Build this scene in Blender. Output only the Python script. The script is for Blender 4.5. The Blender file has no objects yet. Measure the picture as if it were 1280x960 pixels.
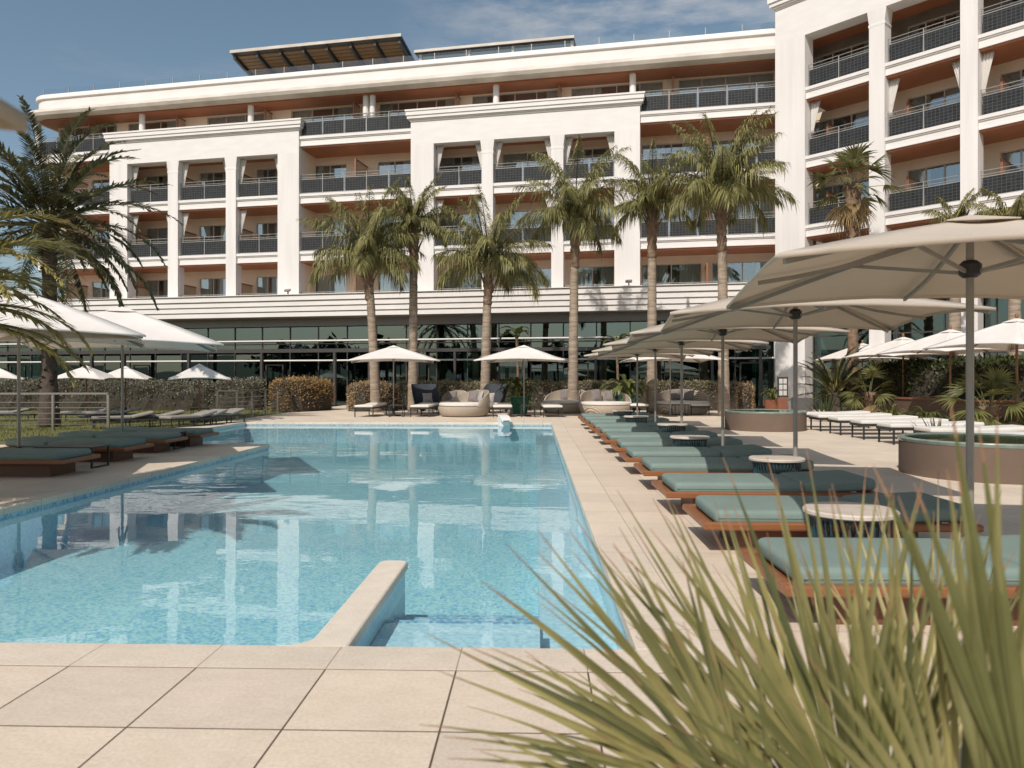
import bpy, bmesh, math, random
from mathutils import Vector, Matrix, noise
random.seed(7)
PI = math.pi
R = math.radians
sc = bpy.context.scene
COL = sc.collection

# ------------------------------------------------------------------ view frame (photo 1280x960, f = 945 px, eye 1.4 m)
F_PX, EYE = 945.0, 1.4
PSI = math.atan(29 / 945.0)
RT = Vector((math.cos(PSI), math.sin(PSI), 0))
FW = Vector((-math.sin(PSI), math.cos(PSI), 0))
def at_depth(px, py, d):
    u = (px - 640) / F_PX; v = (475 - py) / F_PX
    p = RT * (u * d) + FW * d
    return Vector((p.x, p.y, EYE + v * d))
def on_ground(px, py, z=0.0):
    d = F_PX * (EYE - z) / (py - 475.0)
    p = at_depth(px, py, d); p.z = z
    return p

# ------------------------------------------------------------------ mesh builder
class MB:
    def __init__(s):
        s.v = []; s.f = []; s.m = []; s.M = None; s.mi = 0
    def av(s, p):
        p = Vector(p)
        if s.M is not None: p = s.M @ p
        s.v.append(p); return len(s.v) - 1
    def af(s, ids, mi=None):
        s.f.append(ids); s.m.append(s.mi if mi is None else mi)
    def poly(s, pts, mi=None):
        s.af([s.av(p) for p in pts], mi)
    def box(s, x0, x1, y0, y1, z0, z1, mi=None):
        i = [s.av((x, y, z)) for z in (z0, z1) for y in (y0, y1) for x in (x0, x1)]
        for q in ((0,2,3,1),(4,5,7,6),(0,1,5,4),(2,6,7,3),(0,4,6,2),(1,3,7,5)):
            s.af([i[k] for k in q], mi)
    def prism(s, pts, z0, z1, mi=None):
        n = len(pts)
        a = [s.av((p[0], p[1], z0)) for p in pts]; b = [s.av((p[0], p[1], z1)) for p in pts]
        s.af(a[::-1], mi); s.af(b, mi)
        for k in range(n):
            s.af([a[k], a[(k+1)%n], b[(k+1)%n], b[k]], mi)
    def rings(s, rings, mi=None, cap=True, closed=True):
        ids = [[s.av(p) for p in r] for r in rings]
        n = len(ids[0])
        for a, b in zip(ids, ids[1:]):
            for k in range(n if closed else n - 1):
                s.af([a[k], a[(k+1)%n], b[(k+1)%n], b[k]], mi)
        if cap and closed:
            s.af(ids[0][::-1], mi); s.af(ids[-1], mi)
    def tube(s, pts, rad, n=8, mi=None):
        pts = [Vector(p) for p in pts]
        if not hasattr(rad, '__len__'): rad = [rad] * len(pts)
        rs = []; up = None
        for k, p in enumerate(pts):
            t = (pts[min(k+1, len(pts)-1)] - pts[max(k-1, 0)]).normalized()
            if up is None:
                up = Vector((1, 0, 0)) if abs(t.x) < .9 else Vector((0, 1, 0))
            a = (up - t * up.dot(t)).normalized(); up = a
            b = t.cross(a)
            rs.append([p + (a * math.cos(2*PI*j/n) + b * math.sin(2*PI*j/n)) * rad[k] for j in range(n)])
        s.rings(rs, mi)
    def bar(s, p0, p1, w, h=None, mi=None):
        p0, p1 = Vector(p0), Vector(p1); h = h or w
        t = (p1 - p0).normalized()
        a = Vector((0, 0, 1)).cross(t)
        if a.length < 1e-3: a = Vector((1, 0, 0))
        a.normalize(); b = t.cross(a)
        a = a * w / 2; b = b * h / 2
        s.rings([[p + a + b, p - a + b, p - a - b, p + a - b] for p in (p0, p1)], mi)
    def lathe(s, prof, n=32, c=(0, 0), mi=None, cap=True):
        s.rings([[(c[0] + r * math.cos(2*PI*j/n), c[1] + r * math.sin(2*PI*j/n), z) for j in range(n)] for r, z in prof], mi, cap)
    def cushion(s, cx, cy, lx, ly, z0, z1, r, puff=.015, cr=None, mi=None):
        cr = cr or r * 1.4
        def ring(ins, z):
            hx, hy, c = lx/2 - ins, ly/2 - ins, max(cr - ins * .6, .004)
            o = []
            for q, (sx, sy) in enumerate(((1,1),(-1,1),(-1,-1),(1,-1))):
                for j in range(5):
                    a = q * PI/2 + j * PI/8
                    o.append((cx + sx*(hx-c) + c*math.cos(a), cy + sy*(hy-c) + c*math.sin(a), z))
            return o
        rs = []
        for j in range(6):
            a = -PI/2 + j * PI/2/5
            rs.append(ring(r*(1-math.cos(a)), z0 + r + r*math.sin(a)))
        for j in range(6):
            a = j * PI/2/5
            rs.append(ring(r*(1-math.cos(a)), z1 - r + r*math.sin(a)))
        m = min(lx, ly)/2
        for q in (.35, .6, .85):
            rs.append(ring(r + (m - r) * q, z1 + puff * math.sin(q*PI/2)))
        s.rings(rs, mi)
    def build(s, name, mats, parent=None, smooth=False, loc=None, rz=0):
        me = bpy.data.meshes.new(name)
        me.from_pydata([tuple(p) for p in s.v], [], s.f)
        if not isinstance(mats, (list, tuple)): mats = [mats]
        for m in mats: me.materials.append(m)
        if len(mats) > 1: me.polygons.foreach_set('material_index', s.m)
        bm = bmesh.new(); bm.from_mesh(me)
        if len(bm.faces) < 60000: bmesh.ops.recalc_face_normals(bm, faces=bm.faces)
        bm.to_mesh(me); bm.free()
        if smooth:
            me.polygons.foreach_set('use_smooth', [True] * len(me.polygons))
            if smooth != 'all':
                try: me.set_sharp_from_angle(angle=R(40))
                except Exception: pass
        o = bpy.data.objects.new(name, me); COL.objects.link(o)
        if parent is not None: o.parent = parent
        if loc is not None: o.location = loc
        o.rotation_euler.z = rz
        return o

def tag(o, label=None, cat=None, group=None, kind=None):
    if label: o['label'] = label
    if cat: o['category'] = cat
    if group: o['group'] = group
    if kind: o['kind'] = kind
    return o
def thing(name, label, cat, loc=(0, 0, 0), rz=0, group=None):
    o = bpy.data.objects.new(name, None); COL.objects.link(o)
    o.empty_display_size = .2
    o.location = loc; o.rotation_euler.z = rz
    return tag(o, label, cat, group)
def copy_tree(o, parent=None):
    c = o.copy(); COL.objects.link(c)
    if parent is not None: c.parent = parent
    for ch in list(o.children): copy_tree(ch, c)
    return c
def place(proto, first, label, loc, rz=0, group=None, scale=None):
    o = proto if first else copy_tree(proto)
    o.location = loc; o.rotation_euler.z = rz
    o['label'] = label
    if group: o['group'] = group
    if scale: o.scale = scale
    return o

# ------------------------------------------------------------------ materials
def nt(name):
    m = bpy.data.materials.new(name); m.use_nodes = True
    t = m.node_tree; t.nodes.clear()
    out = t.nodes.new('ShaderNodeOutputMaterial')
    return m, t, out
def N(t, typ, **kw):
    n = t.nodes.new(typ)
    for k, v in kw.items():
        if k in n.inputs.keys() if hasattr(n.inputs, 'keys') else False: n.inputs[k].default_value = v
        else: setattr(n, k, v)
    return n
def mulcol(c, f): return (min(1, c[0]*f), min(1, c[1]*f), min(1, c[2]*f), 1)
def mixrgb(t, a, b, fac, blend='MIX'):
    n = t.nodes.new('ShaderNodeMix'); n.data_type = 'RGBA'; n.blend_type = blend
    for sock, v in ((n.inputs[6], a), (n.inputs[7], b), (n.inputs[0], fac)):
        if hasattr(v, 'is_output'): t.links.new(v, sock)
        elif hasattr(v, '__len__'): sock.default_value = (v[0], v[1], v[2], 1)
        else: sock.default_value = v
    return n.outputs[2]
def noise_out(t, scale, detail=4, coord=None, rough=.55, stretch=None):
    n = t.nodes.new('ShaderNodeTexNoise'); n.inputs['Scale'].default_value = scale
    n.inputs['Detail'].default_value = detail; n.inputs['Roughness'].default_value = rough
    if coord is None:
        coord = t.nodes.new('ShaderNodeNewGeometry').outputs['Position'] if False else t.nodes.new('ShaderNodeTexCoord').outputs['Object']
    if stretch:
        mp = t.nodes.new('ShaderNodeMapping'); mp.inputs['Scale'].default_value = stretch
        t.links.new(coord, mp.inputs['Vector']); coord = mp.outputs['Vector']
    t.links.new(coord, n.inputs['Vector'])
    return n.outputs['Fac']
def ramp(t, fac, stops):
    r = t.nodes.new('ShaderNodeValToRGB')
    e = r.color_ramp.elements
    while len(e) < len(stops): e.new(.5)
    for k, (p, c) in enumerate(stops):
        e[k].position = p; e[k].color = (c[0], c[1], c[2], 1)
    t.links.new(fac, r.inputs['Fac'])
    return r.outputs['Color']
def bump(t, fac, strength, dist=.02):
    b = t.nodes.new('ShaderNodeBump'); b.inputs['Strength'].default_value = strength
    b.inputs['Distance'].default_value = dist
    t.links.new(fac, b.inputs['Height']); return b.outputs['Normal']
def M(name, col, rough=.6, var=.12, scale=5, bmp=0, bscale=60, metal=0, spec=.4, transl=0, island=0, stretch=None, tcol=None, coat=0):
    m, t, out = nt(name)
    p = t.nodes.new('ShaderNodeBsdfPrincipled')
    p.inputs['Roughness'].default_value = rough; p.inputs['Metallic'].default_value = metal
    p.inputs['Specular IOR Level'].default_value = spec
    if coat: p.inputs['Coat Weight'].default_value = coat; p.inputs['Coat Roughness'].default_value = .15
    nf = noise_out(t, scale, 5, stretch=stretch)
    c = ramp(t, nf, [(.3, mulcol(col, 1-var)), (.7, mulcol(col, 1+var))])
    if island:
        g = t.nodes.new('ShaderNodeNewGeometry')
        ci = ramp(t, g.outputs['Random Per Island'], [(0, (1-island,)*3), (1, (1+island, 1+island*.9, 1+island*.4))])
        # brightness above one is fine as a multiplier
        c = mixrgb(t, c, ci, 1.0, 'MULTIPLY')
    t.links.new(c, p.inputs['Base Color'])
    if bmp:
        t.links.new(bump(t, noise_out(t, bscale, 3, stretch=stretch), bmp), p.inputs['Normal'])
    sh = p.outputs[0]
    if transl:
        tr = t.nodes.new('ShaderNodeBsdfTranslucent')
        if tcol: tr.inputs['Color'].default_value = (*tcol, 1)
        else: t.links.new(c, tr.inputs['Color'])
        mx = t.nodes.new('ShaderNodeMixShader'); mx.inputs[0].default_value = transl
        t.links.new(sh, mx.inputs[1]); t.links.new(tr.outputs[0], mx.inputs[2]); sh = mx.outputs[0]
    t.links.new(sh, out.inputs['Surface'])
    return m
def wood_mat(name, col, along='x', rough=.5):
    st = {'x': (.8, 14, 14), 'y': (14, .8, 14), 'z': (14, 14, .8)}[along]
    m, t, out = nt(name)
    p = t.nodes.new('ShaderNodeBsdfPrincipled'); p.inputs['Roughness'].default_value = rough
    f = noise_out(t, 1.6, 6, stretch=st)
    f2 = noise_out(t, .9, 2)
    c = ramp(t, f, [(.25, mulcol(col, .55)), (.5, mulcol(col, 1)), (.8, mulcol(col, 1.35))])
    c = mixrgb(t, c, mulcol(col, .7), f2)
    t.links.new(c, p.inputs['Base Color'])
    t.links.new(bump(t, f, .25, .004), p.inputs['Normal'])
    t.links.new(p.outputs[0], out.inputs['Surface'])
    return m
def glass_mat(name, tint, base=.12, ior=1.5, gcol=(1, 1, 1), rough=.01, wob=0):
    m, t, out = nt(name)
    tr = t.nodes.new('ShaderNodeBsdfTransparent'); tr.inputs[0].default_value = (*tint, 1)
    gl = t.nodes.new('ShaderNodeBsdfGlossy'); gl.inputs['Roughness'].default_value = rough; gl.inputs[0].default_value = (*gcol, 1)
    g = t.nodes.new('ShaderNodeNewGeometry')
    dt = t.nodes.new('ShaderNodeVectorMath'); dt.operation = 'DOT_PRODUCT'
    t.links.new(g.outputs['Incoming'], dt.inputs[0]); t.links.new(g.outputs['Normal'], dt.inputs[1])
    def mth(op, x, y=None):
        n_ = t.nodes.new('ShaderNodeMath'); n_.operation = op; n_.use_clamp = True
        for k_, v_ in ((0, x), (1, y)):
            if v_ is None: continue
            if hasattr(v_, 'is_output'): t.links.new(v_, n_.inputs[k_])
            else: n_.inputs[k_].default_value = v_
        return n_
    if wob:
        nb = bump(t, noise_out(t, .6, 1), wob, .1)
        t.links.new(nb, gl.inputs['Normal'])
    c1 = mth('SUBTRACT', 1.0, mth('ABSOLUTE', dt.outputs['Value']).outputs[0])
    sch = mth('MULTIPLY', mth('POWER', c1.outputs[0], 5.0).outputs[0], .9)
    ma = mth('ADD', sch.outputs[0], base)
    mx = t.nodes.new('ShaderNodeMixShader')
    t.links.new(ma.outputs[0], mx.inputs[0]); t.links.new(tr.outputs[0], mx.inputs[1]); t.links.new(gl.outputs[0], mx.inputs[2])
    t.links.new(mx.outputs[0], out.inputs['Surface'])
    return m

def stone_mat(name, col, size=.633, off=(0, 0), rowoff=0.0, size_y=None, joint=.0045, jcol=(.10, .065, .04)):
    m, t, out = nt(name)
    p = t.nodes.new('ShaderNodeBsdfPrincipled'); p.inputs['Specular IOR Level'].default_value = .3
    g = t.nodes.new('ShaderNodeNewGeometry')
    mp = t.nodes.new('ShaderNodeMapping'); mp.inputs['Location'].default_value = (-off[0], -off[1], 0)
    t.links.new(g.outputs['Position'], mp.inputs['Vector'])
    b = t.nodes.new('ShaderNodeTexBrick')
    b.offset = rowoff; b.squash = 1
    b.inputs['Scale'].default_value = 1
    b.inputs['Mortar Size'].default_value = joint; b.inputs['Mortar Smooth'].default_value = .1
    b.inputs['Brick Width'].default_value = size; b.inputs['Row Height'].default_value = size_y or size
    b.inputs['Color1'].default_value = (.93, .93, .935, 1); b.inputs['Color2'].default_value = (1.05, 1.045, 1.03, 1)
    b.inputs['Mortar'].default_value = (0, 0, 0, 1); b.inputs['Bias'].default_value = 0
    t.links.new(mp.outputs['Vector'], b.inputs['Vector'])
    n1 = noise_out(t, 1.1, 5, g.outputs['Position']); n2 = noise_out(t, 55, 4, g.outputs['Position'], .7)
    n3 = noise_out(t, 6, 6, g.outputs['Position'], .65, (1, 2.2, 1))
    c = ramp(t, n1, [(.3, mulcol(col, .93)), (.7, mulcol(col, 1.06))])
    c = mixrgb(t, c, ramp(t, n2, [(.3, (.86, .85, .83)), (.6, (1.03, 1.03, 1.03))]), 1, 'MULTIPLY')
    c = mixrgb(t, c, ramp(t, n3, [(.35, (.955, .945, .93)), (.6, (1.01, 1.01, 1.01))]), 1, 'MULTIPLY')
    c = mixrgb(t, c, b.outputs['Color'], 1, 'MULTIPLY')
    c = mixrgb(t, c, jcol, b.outputs['Fac'])
    t.links.new(c, p.inputs['Base Color'])
    t.links.new(ramp(t, n3, [(.3, (.55,)*3), (.7, (.75,)*3)]), p.inputs['Roughness'])
    iv = t.nodes.new('ShaderNodeMath'); iv.operation = 'MULTIPLY_ADD'; iv.inputs[1].default_value = -1.0
    t.links.new(b.outputs['Fac'], iv.inputs[0]); 
    mm = t.nodes.new('ShaderNodeMath'); mm.operation = 'MULTIPLY'; mm.inputs[1].default_value = .12
    t.links.new(n2, mm.inputs[0]); t.links.new(mm.outputs[0], iv.inputs[2])
    t.links.new(bump(t, iv.outputs[0], .35, .006), p.inputs['Normal'])
    t.links.new(p.outputs[0], out.inputs['Surface'])
    return m

def mosaic_mat(name, cols, size=.025):
    m, t, out = nt(name)
    p = t.nodes.new('ShaderNodeBsdfPrincipled'); p.inputs['Roughness'].default_value = .4
    g = t.nodes.new('ShaderNodeNewGeometry')
    sp = t.nodes.new('ShaderNodeVectorMath'); sp.operation = 'SNAP'; sp.inputs[1].default_value = (size, size, size)
    ad = t.nodes.new('ShaderNodeVectorMath'); ad.operation = 'ADD'; ad.inputs[1].default_value = (.0013, .0017, .0011)
    t.links.new(g.outputs['Position'], ad.inputs[0]); t.links.new(ad.outputs[0], sp.inputs[0])
    w = t.nodes.new('ShaderNodeTexWhiteNoise'); w.noise_dimensions = '3D'
    t.links.new(sp.outputs[0], w.inputs['Vector'])
    n = len(cols)
    c = ramp(t, w.outputs['Value'], [(k / n, cols[k]) for k in range(n)])
    for nd in t.nodes:
        if nd.type == 'VALTORGB': nd.color_ramp.interpolation = 'CONSTANT'
    nz = noise_out(t, .5, 3, g.outputs['Position'])
    c = mixrgb(t, c, ramp(t, nz, [(.3, (.9, .93, .95)), (.7, (1.05, 1.03, 1.0))]), 1, 'MULTIPLY')
    t.links.new(c, p.inputs['Base Color'])
    t.links.new(p.outputs[0], out.inputs['Surface'])
    return m

def water_mat(name, tint=(.86, .96, .97), strength=.12):
    m, t, out = nt(name)
    g = t.nodes.new('ShaderNodeNewGeometry')
    n1 = noise_out(t, 1.3, 2, g.outputs['Position'], .5, (.8, 1.6, 1))
    n2 = noise_out(t, 6.5, 2, g.outputs['Position'], .5, (.8, 1.3, 1))
    big = noise_out(t, .22, 2, g.outputs['Position'])
    mm = t.nodes.new('ShaderNodeMath'); mm.operation = 'MULTIPLY_ADD'; mm.inputs[1].default_value = .18
    t.links.new(n2, mm.inputs[0]); t.links.new(n1, mm.inputs[2])
    pw = ramp(t, big, [(.40, (.15,)*3), (.62, (1,)*3)])
    mu = t.nodes.new('ShaderNodeMath'); mu.operation = 'MULTIPLY'
    t.links.new(mm.outputs[0], mu.inputs[0]); t.links.new(pw, mu.inputs[1])
    nb = bump(t, mu.outputs[0], strength, .05)
    tr = t.nodes.new('ShaderNodeBsdfTransparent'); tr.inputs[0].default_value = (*tint, 1)
    gl = t.nodes.new('ShaderNodeBsdfGlossy'); gl.inputs['Roughness'].default_value = .015
    t.links.new(nb, gl.inputs['Normal'])
    dt = t.nodes.new('ShaderNodeVectorMath'); dt.operation = 'DOT_PRODUCT'
    t.links.new(g.outputs['Incoming'], dt.inputs[0]); t.links.new(nb, dt.inputs[1])
    def ma(op, a, bb=None, clamp=False):
        m_ = t.nodes.new('ShaderNodeMath'); m_.operation = op; m_.use_clamp = clamp
        for k_, v_ in ((0, a), (1, bb)):
            if v_ is None: continue
            if hasattr(v_, 'is_output'): t.links.new(v_, m_.inputs[k_])
            else: m_.inputs[k_].default_value = v_
        return m_.outputs[0]
    c1 = ma('SUBTRACT', 1.0, ma('ABSOLUTE', dt.outputs['Value']), True)
    fo = ma('ADD', ma('MULTIPLY', ma('POWER', c1, 5.0), .92), .025, True)
    mx = t.nodes.new('ShaderNodeMixShader')
    t.links.new(fo, mx.inputs[0]); t.links.new(tr.outputs[0], mx.inputs[1]); t.links.new(gl.outputs[0], mx.inputs[2])
    t.links.new(mx.outputs[0], out.inputs['Surface'])
    return m

def panel_mat(name):
    m, t, out = nt(name)
    p = t.nodes.new('ShaderNodeBsdfPrincipled'); p.inputs['Roughness'].default_value = .55; p.inputs['Specular IOR Level'].default_value = .15
    co = t.nodes.new('ShaderNodeTexCoord').outputs['Object']
    sx = t.nodes.new('ShaderNodeSeparateXYZ'); t.links.new(co, sx.inputs[0])
    cb = t.nodes.new('ShaderNodeCombineXYZ'); t.links.new(sx.outputs[0], cb.inputs[0]); t.links.new(sx.outputs[2], cb.inputs[1])
    b = t.nodes.new('ShaderNodeTexBrick'); b.offset = 0
    b.inputs['Scale'].default_value = 1; b.inputs['Brick Width'].default_value = .16; b.inputs['Row Height'].default_value = .13
    b.inputs['Mortar Size'].default_value = .012
    b.inputs['Color1'].default_value = (.019, .020, .021, 1); b.inputs['Color2'].default_value = (.030, .032, .034, 1)
    b.inputs['Mortar'].default_value = (.066, .069, .071, 1)
    t.links.new(cb.outputs[0], b.inputs['Vector'])
    t.links.new(b.outputs['Color'], p.inputs['Base Color'])
    t.links.new(p.outputs[0], out.inputs['Surface'])
    return m

def wicker_mat(name, col):
    m, t, out = nt(name)
    p = t.nodes.new('ShaderNodeBsdfPrincipled'); p.inputs['Roughness'].default_value = .7
    co = t.nodes.new('ShaderNodeTexCoord').outputs['Object']
    w = t.nodes.new('ShaderNodeTexWave'); w.bands_direction = 'DIAGONAL'; w.inputs['Scale'].default_value = 9; w.inputs['Distortion'].default_value = 1.5
    w.inputs['Detail'].default_value = 1
    t.links.new(co, w.inputs['Vector'])
    c = ramp(t, w.outputs['Fac'], [(.1, mulcol(col, .45)), (.6, mulcol(col, 1.1))])
    t.links.new(c, p.inputs['Base Color'])
    t.links.new(bump(t, w.outputs['Fac'], .6, .02), p.inputs['Normal'])
    t.links.new(p.outputs[0], out.inputs['Surface'])
    return m

MT = {}
MT['white'] = M('white_render', (.725, .688, .655), .75, .07, .9, .08, 30, stretch=(2.5, 2.5, .22))
MT['white2'] = M('white_cornice_paint', (.735, .70, .665), .65, .05, .9, .05, 20, stretch=(1, 1, 4))
MT['creamlip'] = M('weathered_cream_edge', (.58, .52, .45), .75, .18, .8, .1, 20, stretch=(1, 1, 3))
MT['beige'] = M('beige_render', (.85, .715, .56), .8, .05, 1, .08, 40)
MT['wood_soffit'] = wood_mat('red_brown_wood_soffit', (.42, .15, .064), 'x', .45)
MT['wood_part'] = wood_mat('brown_wood_frame', (.30, .12, .06), 'z', .5)
MT['cream_panel'] = M('cream_screen_panel', (.50, .39, .28), .7, .06, 2)
MT['teak'] = wood_mat('oiled_teak', (.28, .108, .042), 'x', .4)
MT['teak_dark'] = wood_mat('dark_teak_plinth', (.15, .062, .03), 'x', .5)
MT['teak_pole'] = wood_mat('varnished_wood_pole', (.26, .11, .045), 'z', .4)
MT['steel'] = M('brushed_steel', (.36, .335, .30), .3, .05, 8, metal=.85)
MT['pole_grey'] = M('grey_coated_pole', (.30, .28, .25), .45, .08, 8, metal=.3)
MT['darksteel'] = M('dark_bronze_steel', (.055, .05, .047), .45, .1, 5)
MT['black'] = M('black_metal', (.03, .03, .032), .45, .1, 8)
MT['grey_rail'] = M('light_grey_rail', (.33, .325, .31), .4, .05, 5, metal=.2)
MT['winframe'] = M('pale_window_frame', (.52, .47, .42), .5, .05, 5)
MT['panel'] = panel_mat('dark_perforated_panel')
MT['glass'] = glass_mat('window_glass', (.90, .94, .94), .19, gcol=(.85, .95, 1.0))
MT['lobby_glass'] = glass_mat('green_lobby_glass', (.30, .45, .44), .15, gcol=(.76, .94, .92), wob=.02)
MT['clear_glass'] = glass_mat('clear_balustrade_glass', (.86, .91, .92), .05)
MT['curtain'] = M('sheer_curtain', (.76, .77, .73), .9, .06, 3, transl=.35)
MT['drape'] = M('white_outdoor_drape', (.80, .77, .72), .9, .04, 3, transl=.3)
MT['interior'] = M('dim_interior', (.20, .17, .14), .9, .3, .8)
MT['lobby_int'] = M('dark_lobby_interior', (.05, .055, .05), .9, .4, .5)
MT['greyfascia'] = M('grey_fascia_board', (.25, .235, .225), .6, .08, 2, stretch=(1, 1, 20))
MT['stone'] = stone_mat('beige_limestone_paving', (.68, .575, .46), .633, (-2.28, 3.63))
MT['coping'] = stone_mat('pale_coping_stone', (.69, .59, .48), .633, (-2.28, 3.63), joint=.003, jcol=(.3, .23, .16))
MT['stone2'] = stone_mat('beige_limestone_fine_joint', (.68, .575, .46), .633, (-2.28, 3.63), joint=.0028, jcol=(.34, .26, .19))
MT['capstone'] = M('pale_capstone', (.69, .60, .49), .6, .07, 7, .2, 60)
MT['mosaic'] = mosaic_mat('turquoise_mosaic', [(.28, .57, .67), (.40, .665, .715), (.50, .72, .75), (.26, .50, .68), (.46, .69, .73), (.54, .75, .77), (.37, .62, .70)])
MT['mosaic_wall'] = mosaic_mat('pale_blue_mosaic', [(.50, .68, .77), (.58, .74, .81), (.46, .64, .75), (.63, .77, .82)])
MT['mosaic_band'] = mosaic_mat('waterline_mosaic', [(.25, .42, .58), (.38, .56, .68), (.45, .60, .68), (.2, .34, .5)])
MT['water'] = water_mat('pool_water', tint=(.84, .965, .975), strength=.11)
MT['basin_water'] = water_mat('basin_water', (.55, .75, .68), .25)
MT['teal_fabric'] = M('sage_teal_canvas', (.185, .248, .222), .8, .05, 3, .25, 320)
MT['teal_base'] = M('dark_teal_wire', (.02, .06, .075), .45, .1, 8)
MT['tabletop'] = M('pale_stone_top', (.56, .49, .42), .5, .12, 9)
MT['canvas_taupe'] = M('taupe_canvas', (.65, .565, .465), .85, .05, 2, .15, 260, transl=.26, tcol=(.64, .53, .41))
MT['canvas_white'] = M('white_canvas', (.84, .79, .735), .85, .05, 2, .15, 260, transl=.16, tcol=(.7, .63, .55))
MT['canvas_cream'] = M('cream_canvas', (.66, .58, .46), .85, .05, 2, .15, 260, transl=.25, tcol=(.7, .58, .42))
MT['cushion_white'] = M('off_white_cushion', (.66, .62, .56), .85, .05, 4, .2, 250)
MT['cushion_grey'] = M('grey_cushion', (.27, .245, .215), .9, .08, 4, .2, 250)
MT['pillow'] = M('grey_brown_pillow', (.19, .165, .155), .9, .1, 6, .3, 200)
MT['pillow2'] = M('pale_grey_pillow', (.36, .33, .31), .9, .1, 6, .3, 200)
MT['navy'] = M('slate_rope_weave', (.045, .052, .062), .8, .2, 12, .4, 120)
MT['wicker'] = wicker_mat('natural_wicker', (.50, .42, .33))
MT['terracotta'] = M('rust_brown_clay', (.23, .09, .05), .8, .15, 5, .2, 40)
MT['greenpot'] = M('green_glazed_ceramic', (.012, .11, .055), .2, .4, 6, coat=.6)
MT['greyplanter'] = M('dark_grey_planter', (.10, .095, .09), .7, .15, 4)
MT['brownwall'] = M('dark_brown_planter_wall', (.12, .075, .052), .8, .15, 1.5, .2, 25)
MT['basinwall'] = M('taupe_plaster_wall', (.155, .108, .08), .8, .08, 1.5, .15, 30)
MT['basinrim'] = M('pale_green_stone_rim', (.23, .28, .24), .2, .15, 6)
MT['queen'] = M('queen_palm_leaf', (.25, .24, .105), .5, .2, 2, transl=.3, island=.45)
MT['date'] = M('date_palm_leaf', (.115, .122, .072), .5, .25, 2, transl=.2, island=.45)
MT['goldpalm'] = M('sunlit_yellow_green_leaf', (.30, .25, .085), .5, .25, 2, transl=.3, island=.4)
MT['fan'] = M('fan_palm_leaf', (.145, .150, .055), .45, .2, 2, transl=.3, island=.4)
def blade_mat():
    m, t, out = nt('fan_blade_near')
    p = t.nodes.new('ShaderNodeBsdfPrincipled'); p.inputs['Roughness'].default_value = .42
    g = t.nodes.new('ShaderNodeNewGeometry')
    st = noise_out(t, 5, 4)
    c = ramp(t, st, [(.3, (.165, .162, .060)), (.7, (.30, .284, .122))])
    c = mixrgb(t, c, ramp(t, g.outputs['Random Per Island'], [(0, (.42, .5, .5)), (.5, (1, 1, 1)), (1, (1.45, 1.35, 1.25))]), 1, 'MULTIPLY')
    t.links.new(c, p.inputs['Base Color'])
    tr = t.nodes.new('ShaderNodeBsdfTranslucent'); t.links.new(c, tr.inputs[0])
    mx = t.nodes.new('ShaderNodeMixShader'); mx.inputs[0].default_value = .3
    t.links.new(p.outputs[0], mx.inputs[1]); t.links.new(tr.outputs[0], mx.inputs[2])
    t.links.new(mx.outputs[0], out.inputs['Surface'])
    return m
MT['blade'] = blade_mat()
MT['blade_pale'] = M('pale_straw_blade', (.40, .36, .20), .5, .2, 5, transl=.3, island=.35)
MT['blade_green'] = M('green_palm_blade', (.155, .165, .066), .42, .2, 5, transl=.3, island=.4)
MT['drytip'] = M('dry_brown_tip', (.26, .15, .08), .8, .2, 5)
MT['deadleaf'] = M('dry_straw_leaf', (.27, .19, .10), .8, .2, 5, transl=.2, island=.3)
MT['trunk'] = M('grey_brown_palm_bark', (.30, .235, .175), .9, .38, 2.2, .8, 14, stretch=(1, 1, 6))
MT['darktrunk'] = M('dark_palm_bark', (.085, .065, .05), .95, .4, 5, .8, 16)
MT['shaggy'] = M('shaggy_palm_bark', (.19, .125, .08), .95, .4, 6, .8, 14)
MT['broad'] = M('broad_green_leaf', (.10, .125, .035), .4, .2, 2, transl=.25, island=.5)
MT['hedge_olive'] = M('olive_grey_hedge_leaf', (.235, .205, .135), .7, .2, 1.5, transl=.15, island=.5)
MT['hedge_brown'] = M('orange_brown_hedge_leaf', (.34, .215, .095), .7, .25, .8, transl=.15, island=.5)
MT['hedge_tan'] = M('tan_hedge_leaf', (.37, .265, .165), .7, .2, 1.2, transl=.15, island=.5)
MT['hedge_green'] = M('dark_green_hedge_leaf', (.055, .068, .024), .5, .25, 1.2, transl=.2, island=.5)
MT['hedge_grey'] = M('grey_green_hedge_leaf', (.185, .18, .135), .7, .2, 1.5, transl=.15, island=.45)
MT['twig'] = M('hedge_twig_core', (.05, .042, .03), .95, .3, 6)
MT['lawn'] = M('lawn_soil_and_grass', (.12, .12, .035), .9, .3, 1.5)
MT['grassblade'] = M('lawn_grass_blade', (.17, .165, .045), .8, .2, .6, transl=.2, island=.4)
MT['soil'] = M('dark_soil', (.06, .045, .03), .95, .3, 8, .5, 40)
MT['earth'] = M('dry_earth_ground', (.20, .17, .11), .95, .25, .1)
MT['hill'] = M('wooded_hill', (.035, .045, .022), .95, .4, .06)
MT['belt'] = M('far_wood_leaf', (.030, .040, .018), .8, .3, .2, island=.5)
MT['slat'] = wood_mat('honey_wood_slats', (.24, .14, .065), 'y', .6)
MT['signface'] = M('dark_menu_board', (.04, .038, .036), .4, .2, 6)
MT['paper'] = M('menu_paper', (.55, .52, .48), .7, .05, 4)

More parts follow.
